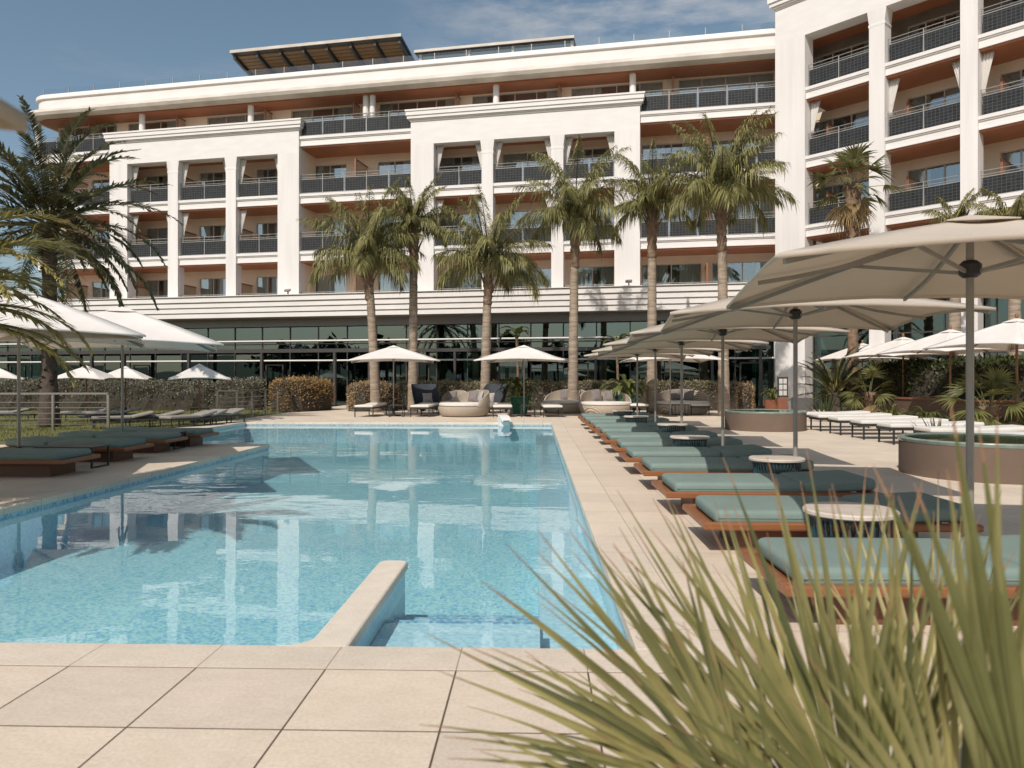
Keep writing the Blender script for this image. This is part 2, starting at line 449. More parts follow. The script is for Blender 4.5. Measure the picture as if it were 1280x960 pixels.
# ================================================================== GROUND, DECK, POOL
POOL = [(-5.8, 3.93), (.54, 3.93), (.54, 24.8), (-9.6, 24.8), (-9.6, 16.3), (-5.8, 16.3)]
def rects_obj(name, rects, z, mat, thick=.06):
    b = MB()
    for x0, x1, y0, y1 in rects: b.box(x0, x1, y0, y1, z - thick, z)
    return tag(b.build(name, mat), kind='structure')
rects_obj('pool_deck', [(-30, 30, -14, 3.63)], 0, MT['stone'])
rects_obj('pool_deck', [(.885, 30, 3.63, 25.1), (-10.6, 30, 25.1, 46),
                        (-30, -6.1, 3.63, 16.0), (-10.6, -9.9, 16.0, 25.1)], 0, MT['stone2'])
b = MB()
b.box(-30, -10.6, 16.0, 40, -.08, -.015)
lawn = tag(b.build('lawn', MT['lawn']), kind='structure')
b = MB()   # ground sheet to the horizon, open under the pool
G = 1500
for x0, x1, y0, y1 in ((-G, G, -G, -14), (-G, -30, -14, 46), (30, G, -14, 46), (-G, G, 46, G), (-30, 30, -14, 3.5),
                       (-30, -10, 3.5, 46), (1, 30, 3.5, 46), (-10, 1, 25.2, 46)):
    b.poly([(x0, y0, -.09), (x1, y0, -.09), (x1, y1, -.09), (x0, y1, -.09)])
tag(b.build('ground', MT['earth']), kind='structure')
# coping with a soft nose
def coping_strip(b, x0, x1, y0, y1):
    b.box(x0, x1, y0, y1, -.07, .004)
b = MB()
def round_rect(x0, x1, y0, y1, z0, z1, r):
    # bevelled slab
    rs = []
    for ins, z in ((0, z0), (0, z1 - r), (r * .3, z1 - r * .3), (r, z1)):
        rs.append([(x0+ins, y0+ins, z), (x1-ins, y0+ins, z), (x1-ins, y1-ins, z), (x0+ins, y1-ins, z)])
    b.rings(rs)
round_rect(-6.1, .885, 3.63, 3.945, -.07, .003, .006)
round_rect(.525, .885, 3.947, 24.785, -.07, .003, .006)
round_rect(-9.9, .885, 24.787, 25.1, -.07, .003, .006)
round_rect(-9.9, -9.587, 16.0, 24.785, -.07, .003, .006)
round_rect(-9.585, -5.787, 16.0, 16.313, -.07, .003, .006)
round_rect(-6.1, -5.787, 3.947, 15.998, -.07, .003, .006)
tag(b.build('pool_coping', MT['coping']), kind='structure')
# basin
FLOOR = -.66
b = MB(); 
n = len(POOL)
for k in range(n):
    (xa, ya), (xb, yb) = POOL[k], POOL[(k+1) % n]
    b.poly([(xa, ya, FLOOR), (xb, yb, FLOOR), (xb, yb, -.14), (xa, ya, -.14)], 1)
    b.poly([(xa, ya, -.14), (xb, yb, -.14), (xb, yb, -.06), (xa, ya, -.06)], 2)
b.poly([(x, y, FLOOR) for x, y in POOL], 0)
b.box(.03, .539, 3.931, 24.79, FLOOR + .001, -.36, 1)          # bench along the right wall
for k, (y1, z1) in enumerate(((5.0, -.20), (5.38, -.30), (5.76, -.40), (6.14, -.52))):
    b.box(-.99, .0295, 3.932 + k * .001, y1, FLOOR + .002 + k * .001, z1, 1)
    b.box(-.988, .0285, y1 - .05, y1 + .004, z1 - .03, z1 + .004, 2)
tag(b.build('pool_basin', [MT['mosaic'], MT['mosaic_wall'], MT['mosaic_band'], MT['capstone']]), kind='structure')
b = MB()
b.poly([(x, y, -.10) for x, y in POOL])
tag(b.build('pool_water', MT['water']), kind='structure')
# the stub wall between the steps and the pool
b = MB()
def stub(ins, z):
    x0, x1, y1 = -1.19 + ins, -.99 - ins, 5.82 - ins
    o = [(x1, 3.935, z), (x1, y1 - .05, z), (x1 - .02, y1 - .012, z), (x1 - .05, y1, z), (x0 + .05, y1, z), (x0 + .02, y1 - .012, z), (x0, y1 - .05, z)]
    for j in range(7):
        a = j / 6 * PI / 2
        o.append((x0 - .17 * (1 - math.cos(a)) , 4.09 - .155 * math.sin(a), z))
    return o
b.rings([stub(0, -.055), stub(-.012, -.05), stub(-.012, -.012), stub(-.006, .0), stub(.004, .005)], 0)
b.rings([stub(.006, FLOOR), stub(.006, -.056)], 1)
tag(b.build('pool_divider_wall', [MT['capstone'], MT['mosaic_wall']]), kind='structure')

# white spout block on the far pool edge
sp = on_ground(624, 536)
t = thing('water_spout', 'small white stone water spout standing on the far pool edge', 'water spout', (sp.x, 24.72, 0))
b = MB(); b.M = Matrix.Rotation(R(12), 4, 'Z')
b.rings([[(-.16, -.25, z0), (.16, -.25, z0), (.16, .22, z0), (-.16, .22, z0)] for z0 in (-.1, .1)])
b.rings([[(-.14, -.52, .06), (.14, -.52, .06), (.14, -.52, .11), (-.14, -.52, .11)], [(-.16, -.2, .101), (.16, -.2, .101), (.16, -.2, .22), (-.16, -.2, .22)],
         [(-.16, .22, .101), (.16, .22, .101), (.16, .22, .26), (-.16, .22, .26)]])
b.build('spout_body', MT['white2'], t)
b = MB(); b.M = Matrix.Rotation(R(12), 4, 'Z'); b.box(-.1, .1, -.545, -.52, .065, .10)
b.build('spout_lip', MT['steel'], t)

# grass of the lawn
b = MB()
rg = random.Random(3)
for k in range(15000):
    y = 17 + 18 * rg.random() ** 1.2; x = -10.7 - 16 * rg.random() ** .9
    h = .03 + .05 * rg.random(); a = rg.random() * 6.28; w = .012
    dx, dy = math.cos(a) * w, math.sin(a) * w
    lx, ly = rg.uniform(-.03, .03), rg.uniform(-.03, .03)
    b.poly([(x-dx, y-dy, -.02), (x+dx, y+dy, -.02), (x+lx, y+ly, h)])
tag(b.build('grass', MT['grassblade']), kind='stuff')

# ================================================================== HOTEL, main block.  local x along the front, y into the building
D0 = 40.0
FO = FW * D0
FR = (RT * 4.75 - FW) / 4.8541; FI = (RT + FW * 4.75) / 4.8541
f_rz = math.atan2(FR.y, FR.x)
def fx(px, y=0.0):
    u = (px - 640) / F_PX
    return (u * (40 + .9785 * y) - .206 * y) / (.9785 + .206 * u)
hotel = thing('hotel_building', 'long white hotel block with four balcony floors above a glass lobby behind the pool', 'hotel', (FO.x, FO.y, 0), f_rz)
W36 = 36.5
WR = (RT * .89 - FW).normalized(); WI = (RT + FW * .89).normalized()
wo = RT * ((969 - 640) / F_PX * W36) + FW * W36
w_rz = math.atan2(WR.y, WR.x)
wing = thing('hotel_building', 'white hotel wing turned towards the camera on the right with tall columns and balconies', 'hotel', (wo.x, wo.y, 0), w_rz)
def wx(px, y=0.0):
    u = (px - 640) / F_PX
    c, s_ = WR.dot(RT), WR.dot(FW); ci, si = WI.dot(RT), WI.dot(FW)
    lat0 = (969 - 640) / F_PX * W36
    # lat0 + s c + y ci = u (W36 + s s_ + y si)
    return (u * (W36 + y * si) - lat0 - y * ci) / (c - u * s_)
ZF = [5.4, 8.63, 11.87, 15.1]
ZTOP_OPEN = 14.2
def rbx(par, name, mat, *boxes, smooth=False):
    b = MB()
    for bx in boxes: b.box(*bx)
    return b.build(name, mat, par, smooth)

rw = random.Random(11)
def window(par, s0, s1, z0, z1, y, panes=2, cur=None, leaf=.05, frame='winframe'):
    b = MB(); w = s1 - s0
    b.box(s0, s0+leaf, y-.03, y+.05, z0, z1); b.box(s1-leaf, s1, y-.03, y+.05, z0, z1)
    b.box(s0+leaf, s1-leaf, y-.028, y+.05, z1-leaf, z1); b.box(s0+leaf, s1-leaf, y-.028, y+.05, z0, z0+leaf*.8)
    for k in range(1, panes):
        x = s0 + w * k / panes
        b.box(x-.03, x+.03, y-.025, y+.045, z0+leaf*.8, z1-leaf)
    f = b.build('window', MT[frame], par)
    b = MB(); b.box(s0+leaf*.5, s1-leaf*.5, y+.005, y+.015, z0+.02, z1-.02)
    b.build('pane', MT['glass'], f)
    cover = cur if cur is not None else rw.choice([.45, .6, .95, .7, .8])
    if cover > 0:
        b = MB()
        spans = [(s0+.04, s0+.04+(w-.08)*cover*.55), (s1-.04-(w-.08)*cover*.45, s1-.04)] if cover < .9 else [(s0+.04, s1-.04)]
        for a0, a1 in spans:
            if a1 - a0 < .08: continue
            n = max(4, int((a1-a0)/.045))
            top = []; bot = []
            for j in range(n+1):
                x = a0 + (a1-a0)*j/n; yy = y + .12 + .035*math.sin(j*1.9) + .012*math.sin(j*.7)
                top.append(b.av((x, yy, z1-.03))); bot.append(b.av((x, yy, z0+.03)))
            for j in range(n): b.af([bot[j], bot[j+1], top[j+1], top[j]])
        b.build('curtain', MT['curtain'], f, smooth='all')
    return f

def wall_row(par, s0, s1, zf, zc, y, wins, whead=2.22, panes=2, cur=None, mat='beige'):
    """wall strip with window openings between floor zf and ceiling zc"""
    b = MB(); x = s0; wins = sorted(wins)
    for a, c in wins:
        if a - x > .02: b.box(x, a, y, y+.25, zf-.02, zc+.03)
        b.box(a, c, y+.002, y+.25, zf+whead, zc+.03)
        x = c
    if s1 - x > .02: b.box(x, s1, y, y+.25, zf-.02, zc+.03)
    b.build('wall', MT[mat], par)
    for a, c in wins:
        window(par, a, c, zf+.03, zf+whead, y+.1, panes if c-a > 1.5 else 1 if c-a < .9 else 2, cur)

def railing(par, s0, s1, zf, y, post=1.35, panels=True, low=False, tall=1.1):
    b = MB(); w = s1 - s0
    n = max(1, round(w / post))
    for z in ((zf+tall, zf+tall-.16) if not low else (zf+.95, zf+.78)):
        b.tube([(s0, y, z), (s1, y, z)], .017, 6)
    xs = [s0+.03 + (w-.06)*k/n for k in range(n+1)]
    for x in xs: b.box(x-.019, x+.019, y-.025, y+.025, zf, zf+tall-.02 if not low else zf+.95)
    if panels:
        b.box(s0, s1, y-.02, y+.02, zf+.83, zf+.86); b.box(s0, s1, y-.02, y+.02, zf+.06, zf+.09)
    o = b.build('railing', MT['grey_rail'], par)
    if panels:
        b = MB()
        for a, c in zip(xs, xs[1:]): b.box(a+.06, c-.06, y-.012, y+.012, zf+.09, zf+.83)
        b.build('railing_panel', MT['panel'], o)
    return o

def partition(par, s, zf, y0, y1, h=1.95):
    b = MB()
    b.box(s-.05, s+.05, y0, y0+.09, zf, zf+h); b.box(s-.05, s+.05, y0+.09, y1, zf+h-.08, zf+h)
    b.box(s-.05, s+.05, y0+.09, y1, zf, zf+.07)
    o = b.build('balcony_screen', MT['wood_part'], par)
    b = MB(); b.box(s-.025, s+.025, y0+.09, y1, zf+.07, zf+h-.08); b.build('screen_panel', MT['cream_panel'], o)

def drape(par, s, ztop, y, side, h=1.55):
    """outdoor curtain gathered against a column: wide at the top, tied below"""
    b = MB(); n = 19; rows = []
    for i in range(9):
        q = i / 8; z = ztop - h * q
        w = (.36 * (1-q) ** 1.2 + .11) if q < .8 else .11 + (q-.8) * .25
        row = []
        for j in range(n):
            xx = w * j / (n-1)
            row.append((s + side * xx, y + .028 * math.sin(j * 1.25) * (1-.3*q), z))
        rows.append(row)
    b.rings(rows, cap=False, closed=False)
    o = b.build('drape', MT['drape'], par, smooth='all')
    m = o.modifiers.new('thick', 'SOLIDIFY'); m.thickness = .012

def column(par, s0, s1, z0, z1, y0, y1, cap_l=True, cap_r=True, name='column'):
    b = MB()
    b.box(s0, s1, y0, y1, z0, z1-.72)
    fl = .07
    rs = []
    for e, z in ((0, z1-.72), (.03, z1-.70), (.03, z1-.60), (0.0, z1-.58), (.02, z1-.45), (.045, z1-.25), (fl, z1-.06), (fl, z1)):
        rs.append([(s0-(e if cap_l else 0), y0-e*.25, z), (s1+(e if cap_r else 0), y0-e*.25, z), (s1+(e if cap_r else 0), y1+.002, z), (s0-(e if cap_l else 0), y1+.002, z)])
    b.rings(rs)
    b.build(name, MT['white'], par)

def slab(par, s0, s1, zf, yf, yb, soff=True, endcap=False):
    b = MB()
    b.box(s0, s1, yf, yb, zf-.52, zf)
    b.box(s0, s1, yf-.09, yf+.001, zf-.13, zf+.012); b.box(s0, s1, yf-.045, yf+.002, zf-.19, zf-.131)
    b.box(s0, s1, yf-.03, yf+.003, zf-.52, zf-.46)
    o = b.build('floor_slab', MT['white2'], par)
    if soff:
        b = MB(); b.box(s0+.02, s1-.02, yf+.04, yb, zf-.60, zf-.521)
        b.build('wooden_soffit', MT['wood_soffit'], par)

S_L, S_R = fx(45), fx(985)
P1 = dict(l=(fx(137), fx(159)), cols=[(fx(209.5), fx(222)), (fx(282), fx(294.5))], r=(fx(347), fx(373.5)))
P2 = dict(l=(fx(513.5), fx(542)), cols=[(fx(602), fx(616)), (fx(689), fx(704))], r=(fx(768), fx(800)))
YW = 2.2
# bodies: rooms behind
for k, zf in enumerate(ZF):
    zc = (ZF[k+1] - .60) if k < 3 else 17.2
    if k < 3:
        pass
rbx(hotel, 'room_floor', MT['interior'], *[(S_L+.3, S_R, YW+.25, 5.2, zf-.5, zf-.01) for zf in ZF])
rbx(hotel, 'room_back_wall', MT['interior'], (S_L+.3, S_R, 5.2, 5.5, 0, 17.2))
rbx(hotel, 'end_wall', MT['beige'], (S_L-.02, S_L+.28, YW+.26, 14, 4.9, 17.2))
rbx(hotel, 'rear_wall', MT['beige'], (S_L+.3, S_R, 13.7, 14, 0, 17.2))
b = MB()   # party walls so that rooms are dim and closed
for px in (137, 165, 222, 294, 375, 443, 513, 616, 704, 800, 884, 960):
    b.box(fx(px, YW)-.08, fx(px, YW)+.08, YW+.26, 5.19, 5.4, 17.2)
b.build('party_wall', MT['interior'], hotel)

slab(hotel, S_L, S_R, ZF[1], .15, YW+.26); slab(hotel, S_L, S_R, ZF[2], .15, YW+.26)
slab(hotel, fx(42), S_R, ZF[3], .15, 2.86)
# windows per floor (pixel columns on the wall plane)
def fw(a, c): return (fx(a, YW), fx(c, YW))
std = [fw(58, 80), fw(114, 137), fw(182, 211), fw(249, 283), fw(320, 348), fw(391, 433), fw(472, 514), fw(549, 604), fw(628, 691), fw(713, 768), fw(802, 877), fw(890, 967)]
for k in (0, 1, 2):
    wall_row(hotel, S_L+.28, S_R, ZF[k], ZF[k+1]-.6, YW, std)
top = [(75, 110), (118, 146), (160, 220), (259, 330), (364, 442), (474, 569), (590, 698), (714, 829), (848, 968)]
tw = [(fx(a, 1.4), fx(c, 1.4)) for a, c in top]
b_y = 1.4
b = MB(); x = S_L + .3
for a, c in tw:
    if a - x > .02: b.box(x, a, b_y, b_y+.25, 15.08, 17.22)
    x = c
b.box(x, S_R, b_y, b_y+.25, 15.08, 17.22)
b.box(S_L+.3, S_R, b_y+.02, b_y+.23, 17.14, 17.22)
b.build('wall', MT['beige'], hotel)
for a, c in tw: window(hotel, a, c, 15.12, 17.14, b_y+.1, max(2, round((c-a)/1.15)), rw.choice([.3, .5, .95, .6]), frame='winframe')
for px in (111, 221, 331, 442, 570, 699, 841): partition(hotel, fx(px, .62), ZF[3], .62, 1.4, 1.95)
for px in (47, 177, 313, 457, 465.5, 620, 791):
    b = MB(); b.lathe([(.17, 15.1), (.17, 17.25)], 16, (fx(px, .35), .40)); b.build('round_column', MT['white2'], hotel, smooth=True)
for k in (1, 2):
    for px in (83, 444, 884): partition(hotel, fx(px, .5), ZF[k], .5, YW)
    for px in (168, 227, 299): partition(hotel, fx(px+2, 1.0), ZF[k], 1.0, YW, 1.7)
for px in (83, 444, 884): partition(hotel, fx(px, .5), ZF[0], .5, YW)
for px in (168, 227, 299): partition(hotel, fx(px+2, 1.0), ZF[0], 1.0, YW, 1.7)

for P in (P1, P2):
    s0, s1 = P['l'][0], P['r'][1]
    z0 = 6.0
    rbx(hotel, 'pilaster', MT['white'], (P['l'][0], P['l'][1], 0, .75, z0, ZTOP_OPEN))
    rbx(hotel, 'pilaster', MT['white'], (P['r'][0], P['r'][1], 0, .75, z0, ZTOP_OPEN))
    rbx(hotel, 'pavilion_side_wall', MT['beige'], (P['l'][0]+.05, P['l'][0]+.3, .751, YW, z0, ZF[3]-.6))
    rbx(hotel, 'pavilion_side_wall', MT['beige'], (P['r'][1]-.3, P['r'][1]-.05, .751, YW, z0, ZF[3]-.6))
    for a, c in P['cols']:
        column(hotel, a, c, z0, ZTOP_OPEN, .02, .62)
    b = MB()
    b.box(s0, s1, .0, .75, ZTOP_OPEN, 15.45)
    for e, a0, a1 in ((.05, 15.45, 15.52), (.10, 15.521, 15.58), (.17, 15.581, 15.74), (.22, 15.741, 15.96), (.26, 15.961, 16.05)):
        b.box(s0-e, s1+e, -e, .75+e*.5, a0, a1)
    b.build('parapet_cornice', MT['white2'], hotel)
    opens = []
    xs = [P['l'][1]] + [q for cc in P['cols'] for q in cc] + [P['r'][0]]
    for a, c in zip(xs[::2], xs[1::2]):
        opens.append((a, c))
        for k in (1, 2):
            railing(hotel, a, c, ZF[k], .3)
        railing(hotel, a, c, ZF[0], .3, low=True, panels=False)
        drape(hotel, a, ZTOP_OPEN-.02, .45, 1); drape(hotel, c, ZTOP_OPEN-.02, .45, -1)
        if P is P1 or rw.random() < .5:
            drape(hotel, a, ZF[2]-.62, .45, 1, 1.4)
        if rw.random() < .55: drape(hotel, c, ZF[2]-.62, .45, -1, 1.4)
    railing(hotel, s0+.2, s1-.2, ZF[3], .95, panels=False, tall=1.12)
for a, c in ((S_L, P1['l'][0]), (P1['r'][1], P2['l'][0]), (P2['r'][1], S_R)):
    for k in (1, 2, 3): railing(hotel, a, c, ZF[k], .22)
    railing(hotel, a, c, ZF[0], .3, low=True, panels=False)
# roof edge: soffit, cream lip, white fascia with a rounded left end
def plan(sl, yf, rr, yb=14.0, sr=None):
    sr = S_R if sr is None else sr
    pts = [(sr, yf), (sr, yb), (sl, yb)]
    for j in range(7):
        a = PI + j / 6 * PI / 2
        pts.append((sl + rr + rr*math.cos(a), yf + rr + rr*math.sin(a)))
    return pts
b = MB()
def plan_ring(o, z, rr=1.2): return [(x, y, z) for x, y in plan(fx(38) - o, -.2 - o, rr)]
b.rings([plan_ring(.12, 17.28), plan_ring(.28, 17.33), plan_ring(.36, 17.5), plan_ring(.30, 17.66), plan_ring(.14, 17.76), plan_ring(-.04, 17.8)], 1)
b.rings([plan_ring(-.05, 17.802), plan_ring(-.05, 18.35)], 0)
b.rings([plan_ring(.0, 18.351), plan_ring(.05, 18.40), plan_ring(.05, 18.60), plan_ring(.0, 18.66)], 0)
b.build('roof', [MT['white2'], MT['creamlip']], hotel, smooth=True)
b = MB(); b.prism(plan(fx(41), .1, .9, 12), 17.2, 17.278); b.build('wooden_soffit', MT['wood_soffit'], hotel)
# glass balustrade on the roof edge
b = MB(); bp = MB(); x = fx(52, .4)
while x < fx(968, .4):
    b.box(x+.02, x+1.78, .55, .565, 18.68, 19.32); bp.box(x-.02, x+.02, .54, .575, 18.66, 19.34); x += 1.8
o = bp.build('roof_balustrade', MT['grey_rail'], hotel); b.build('balustrade_glass', MT['clear_glass'], o)

# podium cornice, fascia and lobby
PL, PR_ = fx(-60), fx(968)
b = MB()
for k in range(4):
    z0 = 4.92 + k * .295
    e = (.62, .68, .74, .82)[k]
    b.box(PL, PR_, -e, .0, z0, z0+.225)
    b.box(PL, PR_, -e+.09, .0, z0+.2251, z0+.295)
b.box(PL, PR_, -.9, .0, 6.101, 6.14)
b.build('podium_cornice', MT['white2'], hotel)
rbx(hotel, 'podium_roof', MT['white2'], (PL, S_R, -.01, 2.45, 4.95, 5.4))
rbx(hotel, 'podium_fascia', MT['greyfascia'], (PL, PR_, .15, .5, 4.44, 4.95))
rbx(hotel, 'podium_soffit', MT['greyfascia'], (PL, PR_, -.5, .149, 4.86, 4.919))
GY = .6
x = PL; k = 0
while x < PR_ - .3:
    x1 = min(x + 1.75, PR_)
    b = MB()
    b.box(x, x+.06, GY-.04, GY+.08, 0, 4.44); b.box(x+.06, x1, GY-.03, GY+.05, 3.42, 3.48); b.box(x+.06, x1, GY-.03, GY+.05, 0, .1)
    if k % 5 == 2:   # a door leaf with its own frame
        for xx in (x+.25, x+1.3): b.box(xx, xx+.07, GY-.06, GY+.03, .1, 2.3)
        b.box(x+.32, x+1.3, GY-.06, GY+.03, 2.23, 2.3)
    o = b.build('lobby_window', MT['darksteel'], hotel)
    b = MB(); b.box(x+.05, x1, GY+.0, GY+.012, .1, 4.44)
    pn = b.build('pane', MT['lobby_glass'], o)
    mid = Vector(((x+x1)/2, GY, 2.2)); rot = Matrix.Rotation(rw.uniform(-.006, .006), 4, 'Z') @ Matrix.Rotation(rw.uniform(-.007, .007), 4, 'X')
    pn.data.transform(Matrix.Translation(mid) @ rot @ Matrix.Translation(-mid))
    x = x1; k += 1
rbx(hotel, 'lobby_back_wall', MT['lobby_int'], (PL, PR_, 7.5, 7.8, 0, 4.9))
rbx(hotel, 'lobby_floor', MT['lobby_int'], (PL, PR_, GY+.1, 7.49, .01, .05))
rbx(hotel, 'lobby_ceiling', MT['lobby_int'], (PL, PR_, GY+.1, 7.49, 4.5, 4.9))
for px in (50, 180, 330, 545, 690, 860):
    rbx(hotel, 'lobby_column', MT['wood_part'], (fx(px, 3), fx(px, 3)+.45, 3, 3.45, .05, 4.5))
for pa, pc in ((580, 600), (622, 640), (735, 770), (940, 958)):
    b = MB(); n = 22; a0, a1 = fx(pa, 1.1), fx(pc, 1.1)
    tp = []; bt = []
    for j in range(n+1):
        xx = a0 + (a1-a0)*j/n; yy = 1.1 + .06*math.sin(j*1.7)
        tp.append(b.av((xx, yy, 4.4))); bt.append(b.av((xx, yy, .1)))
    for j in range(n): b.af([bt[j], bt[j+1], tp[j+1], tp[j]])
    b.build('curtain', MT['cream_panel'], hotel, smooth='all')
# white bars across the lobby front, dark steel frame standing before it
b = MB()
for z in (3.62, 2.5): b.tube([(PL, .35, z), (PR_, .35, z)], .045, 8)
b.build('lobby_bar', MT['white2'], hotel)
b = MB()
b.box(PL, fx(480), -.75, -.55, 2.92, 3.12)
for k in range(9):
    px = (-10, 72, 125, 165, 245, 335, 425, 468, 478)[k]
    b.box(fx(px)-.07, fx(px)+.07, -.74, -.56, 0, 2.919)
b.box(fx(522), fx(962), -.3, -.1, 2.92, 3.10)
for px in (524, 570, 655, 745, 815, 890, 950): b.box(fx(px)-.06, fx(px)+.06, -.29, -.11, 0, 2.919)
b.build('steel_canopy_frame', MT['darksteel'], hotel)
# floodlights on the podium cornice
for k, px in enumerate((148, 360, 786)):
    o = thing('floodlight', ('grey floodlight on the podium cornice left of the first pavilion columns', 'grey floodlight on the podium cornice right of the first pavilion', 'grey floodlight on the podium cornice below the second pavilion')[k], 'floodlight')
    p = hotel.matrix_basis if False else None
    loc = FO + FR * fx(px, -.7) - FI * .7
    o.location = (loc.x, loc.y, 6.14); o.rotation_euler.z = f_rz; o['group'] = 'floodlights on the podium cornice'
    b = MB(); b.box(-.03, .03, -.03, .03, 0, .16); b.build('stem', MT['black'], o)
    b = MB(); b.M = Matrix.Translation((0, -.06, .22)) @ Matrix.Rotation(R(28), 4, 'X'); b.cushion(0, 0, .34, .22, -.05, .06, .03); b.build('lamp_head', MT['pole_grey'], o, smooth=True)

# ================================================================== HOTEL WING
WL, WE = 0.0, wx(1420)
cols_w = [(wx(1086), wx(1105.5)), (wx(1200), wx(1222)), (wx(1340), wx(1366))]
pil = (0.0, wx(1006))
WZT = 17.55
rbx(wing, 'corner_pilaster', MT['white'], (0, pil[1], 0, .8, 0, WZT), (0, .5, .801, 12, 0, 19.3))
for a, c in cols_w: column(wing, a, c, 5.0, WZT, .02, .7)
for a, c in cols_w: rbx(wing, 'ground_column', MT['white'], (a, c, .02, .7, 0, 4.999))
b = MB(); b.box(0, WE, 0, .8, WZT, 19.2)
for e, a0, a1 in ((.05, 19.2, 19.27), (.12, 19.271, 19.36), (.2, 19.361, 19.55), (.27, 19.551, 19.8)):
    b.box(-e, WE, -e, .8+e, a0, a1)
b.build('parapet_cornice', MT['white2'], wing)
rbx(wing, 'roof', MT['white2'], (0, WE, .81, 12, 18.6, 19.1))
rbx(wing, 'wooden_soffit', MT['wood_soffit'], (.51, WE, .81, 2.6, 17.75, 18.0))
for k, zf in enumerate(ZF): slab(wing, pil[1]-.02, WE, zf, .15, YW+.26)
rbx(wing, 'room_floor', MT['interior'], *[(.51, WE, YW+.27, 5.2, zf-.5, zf-.01) for zf in ZF])
rbx(wing, 'room_back_wall', MT['interior'], (.51, WE, 5.2, 5.5, 0, 18.5))
b = MB()
for px in (1100, 1215, 1355): b.box(wx(px, YW)-.08, wx(px, YW)+.08, YW+.27, 5.19, 5.4, 17.9)
b.build('party_wall', MT['interior'], wing)
def ww(a, c): return (wx(a, YW), wx(c, YW))
wwins = [ww(1017, 1088), ww(1134, 1204), ww(1250, 1330)]
for k in range(3): wall_row(wing, .5, WE, ZF[k], ZF[k+1]-.6, YW, wwins, panes=3)
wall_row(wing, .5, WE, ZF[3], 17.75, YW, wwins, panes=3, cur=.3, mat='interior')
wxs = [pil[1]] + [q for cc in cols_w for q in cc] + [WE]
for i, (a, c) in enumerate(zip(wxs[::2], wxs[1::2])):
    for k in range(4): railing(wing, a, c, ZF[k], .3)
    for k in range(3):
        partition(wing, a + .5, ZF[k], 1.2, YW, 1.7)
    if i == 0: drape(wing, a+.05, ZF[3]-.62, .5, 1, 1.5)
    if i == 1: drape(wing, a, ZF[3]-.62, .5, 1, 1.6); drape(wing, c, ZF[3]-.62, .5, -1, 1.6)
    if i == 2: drape(wing, a, ZF[3]-.62, .5, 1, 1.7)
    # dark lacquered underside over the top balcony
# ground floor of the wing
x = pil[1]; 
while x < WE - .2:
    x1 = min(x+1.9, WE)
    b = MB(); b.box(x, x+.06, .75, .87, 0, 4.88)
    b.box(x+.06, x1, .77, .85, 3.42, 3.48); b.box(x+.06, x1, .77, .85, 2.5, 2.55)
    o = b.build('lobby_window', MT['darksteel'], wing)
    b = MB(); b.box(x+.05, x1, .80, .812, 0, 4.88); b.build('pane', MT['lobby_glass'], o); x = x1
# white chairs on balconies
def balcony_chair(par_o, R_, I_, rz, s, y, zf, label):
    loc = par_o + R_ * s + I_ * y
    t = thing('balcony_chair', label, 'chair', (loc.x, loc.y, zf), rz, 'white chairs on the balconies')
    b = MB(); b.cushion(0, 0, .46, .46, .40, .45, .015); b.build('seat', MT['white2'], t)
    b = MB()
    for k in range(5): b.box(-.21+k*.1, -.17+k*.1, .2, .23, .45, .86)
    b.box(-.23, .23, .195, .235, .86, .92); b.build('backrest', MT['white2'], t)
    for sx in (-.2, .2):
        for sy in (-.2, .2):
            b = MB(); b.tube([(sx, sy, 0), (sx*.9, sy*.9, .4)], .018, 6); b.build('leg', MT['white2'], t)
balcony_chair(wo, WR, WI, w_rz + .4, wx(1032, 1), 1.0, ZF[3], 'white chair on the top balcony of the wing beside the corner pilaster')
balcony_chair(wo, WR, WI, w_rz - .3, wx(1032, 1), 1.0, ZF[2], 'white chair on the third floor balcony of the wing beside the corner pilaster')
balcony_chair(wo, WR, WI, w_rz + .2, wx(1030, 1), 1.0, ZF[1], 'white chair on the second floor wing balcony behind the shaggy palm')
balcony_chair(FO, FR, FI, f_rz + .5, fx(889, 1.1), 1.1, ZF[3], 'white chair on the top terrace of the long block near the wing')

# ================================================================== ROOF TERRACE
def roof_loc(px, y): 
    p = FO + FR * fx(px, y) + FI * y
    return p
p = roof_loc(300, 1.0)
t = thing('roof_pergola', 'dark steel roof pergola with honey slatted ceiling tilted above the hotel roof', 'pergola', (p.x, p.y, 18.66), f_rz)
w = fx(507, 1.0) - fx(303, 1.0)
b = MB()
b.box(.4, w, 3.6, 3.85, 0, .45)
for k in range(5): b.box(.6 + k*(w-1)/4, .72 + k*(w-1)/4, 1.53, 1.67, 0, .63)
b.build('steel_post', MT['darksteel'], t)
b = MB()
sl = .30
def pz(y): return 1.50 - .20 * y
for k in range(8):
    x = k * w / 7
    b.rings([[(x-.07, y, pz(y)-.28), (x+.07, y, pz(y)-.28), (x+.07, y, pz(y)-.02), (x-.07, y, pz(y)-.02)] for y in (-.6, 3.9)])
b.rings([[(0-.15, y, pz(y)-.03), (w+.15, y, pz(y)-.03), (w+.15, y, pz(y)+.10), (-.15, y, pz(y)+.10)] for y in (-.75, 4.0)])
b.box(.1, w-.1, 1.5, 1.7, pz(1.6)-.55, pz(1.6)-.285)
b.build('pergola_roof', MT['darksteel'], t)
b = MB(); b.rings([[(-.17, -.79, pz(-.75)-.03), (w+.17, -.79, pz(-.75)-.03), (w+.17, -.79, pz(-.75)+.13), (-.17, -.79, pz(-.75)+.13)], [(-.17, -.70, pz(-.75)-.03), (w+.17, -.70, pz(-.75)-.03), (w+.17, -.70, pz(-.75)+.13), (-.17, -.70, pz(-.75)+.13)]])
b.build('edge_beam', MT['creamlip'], t)
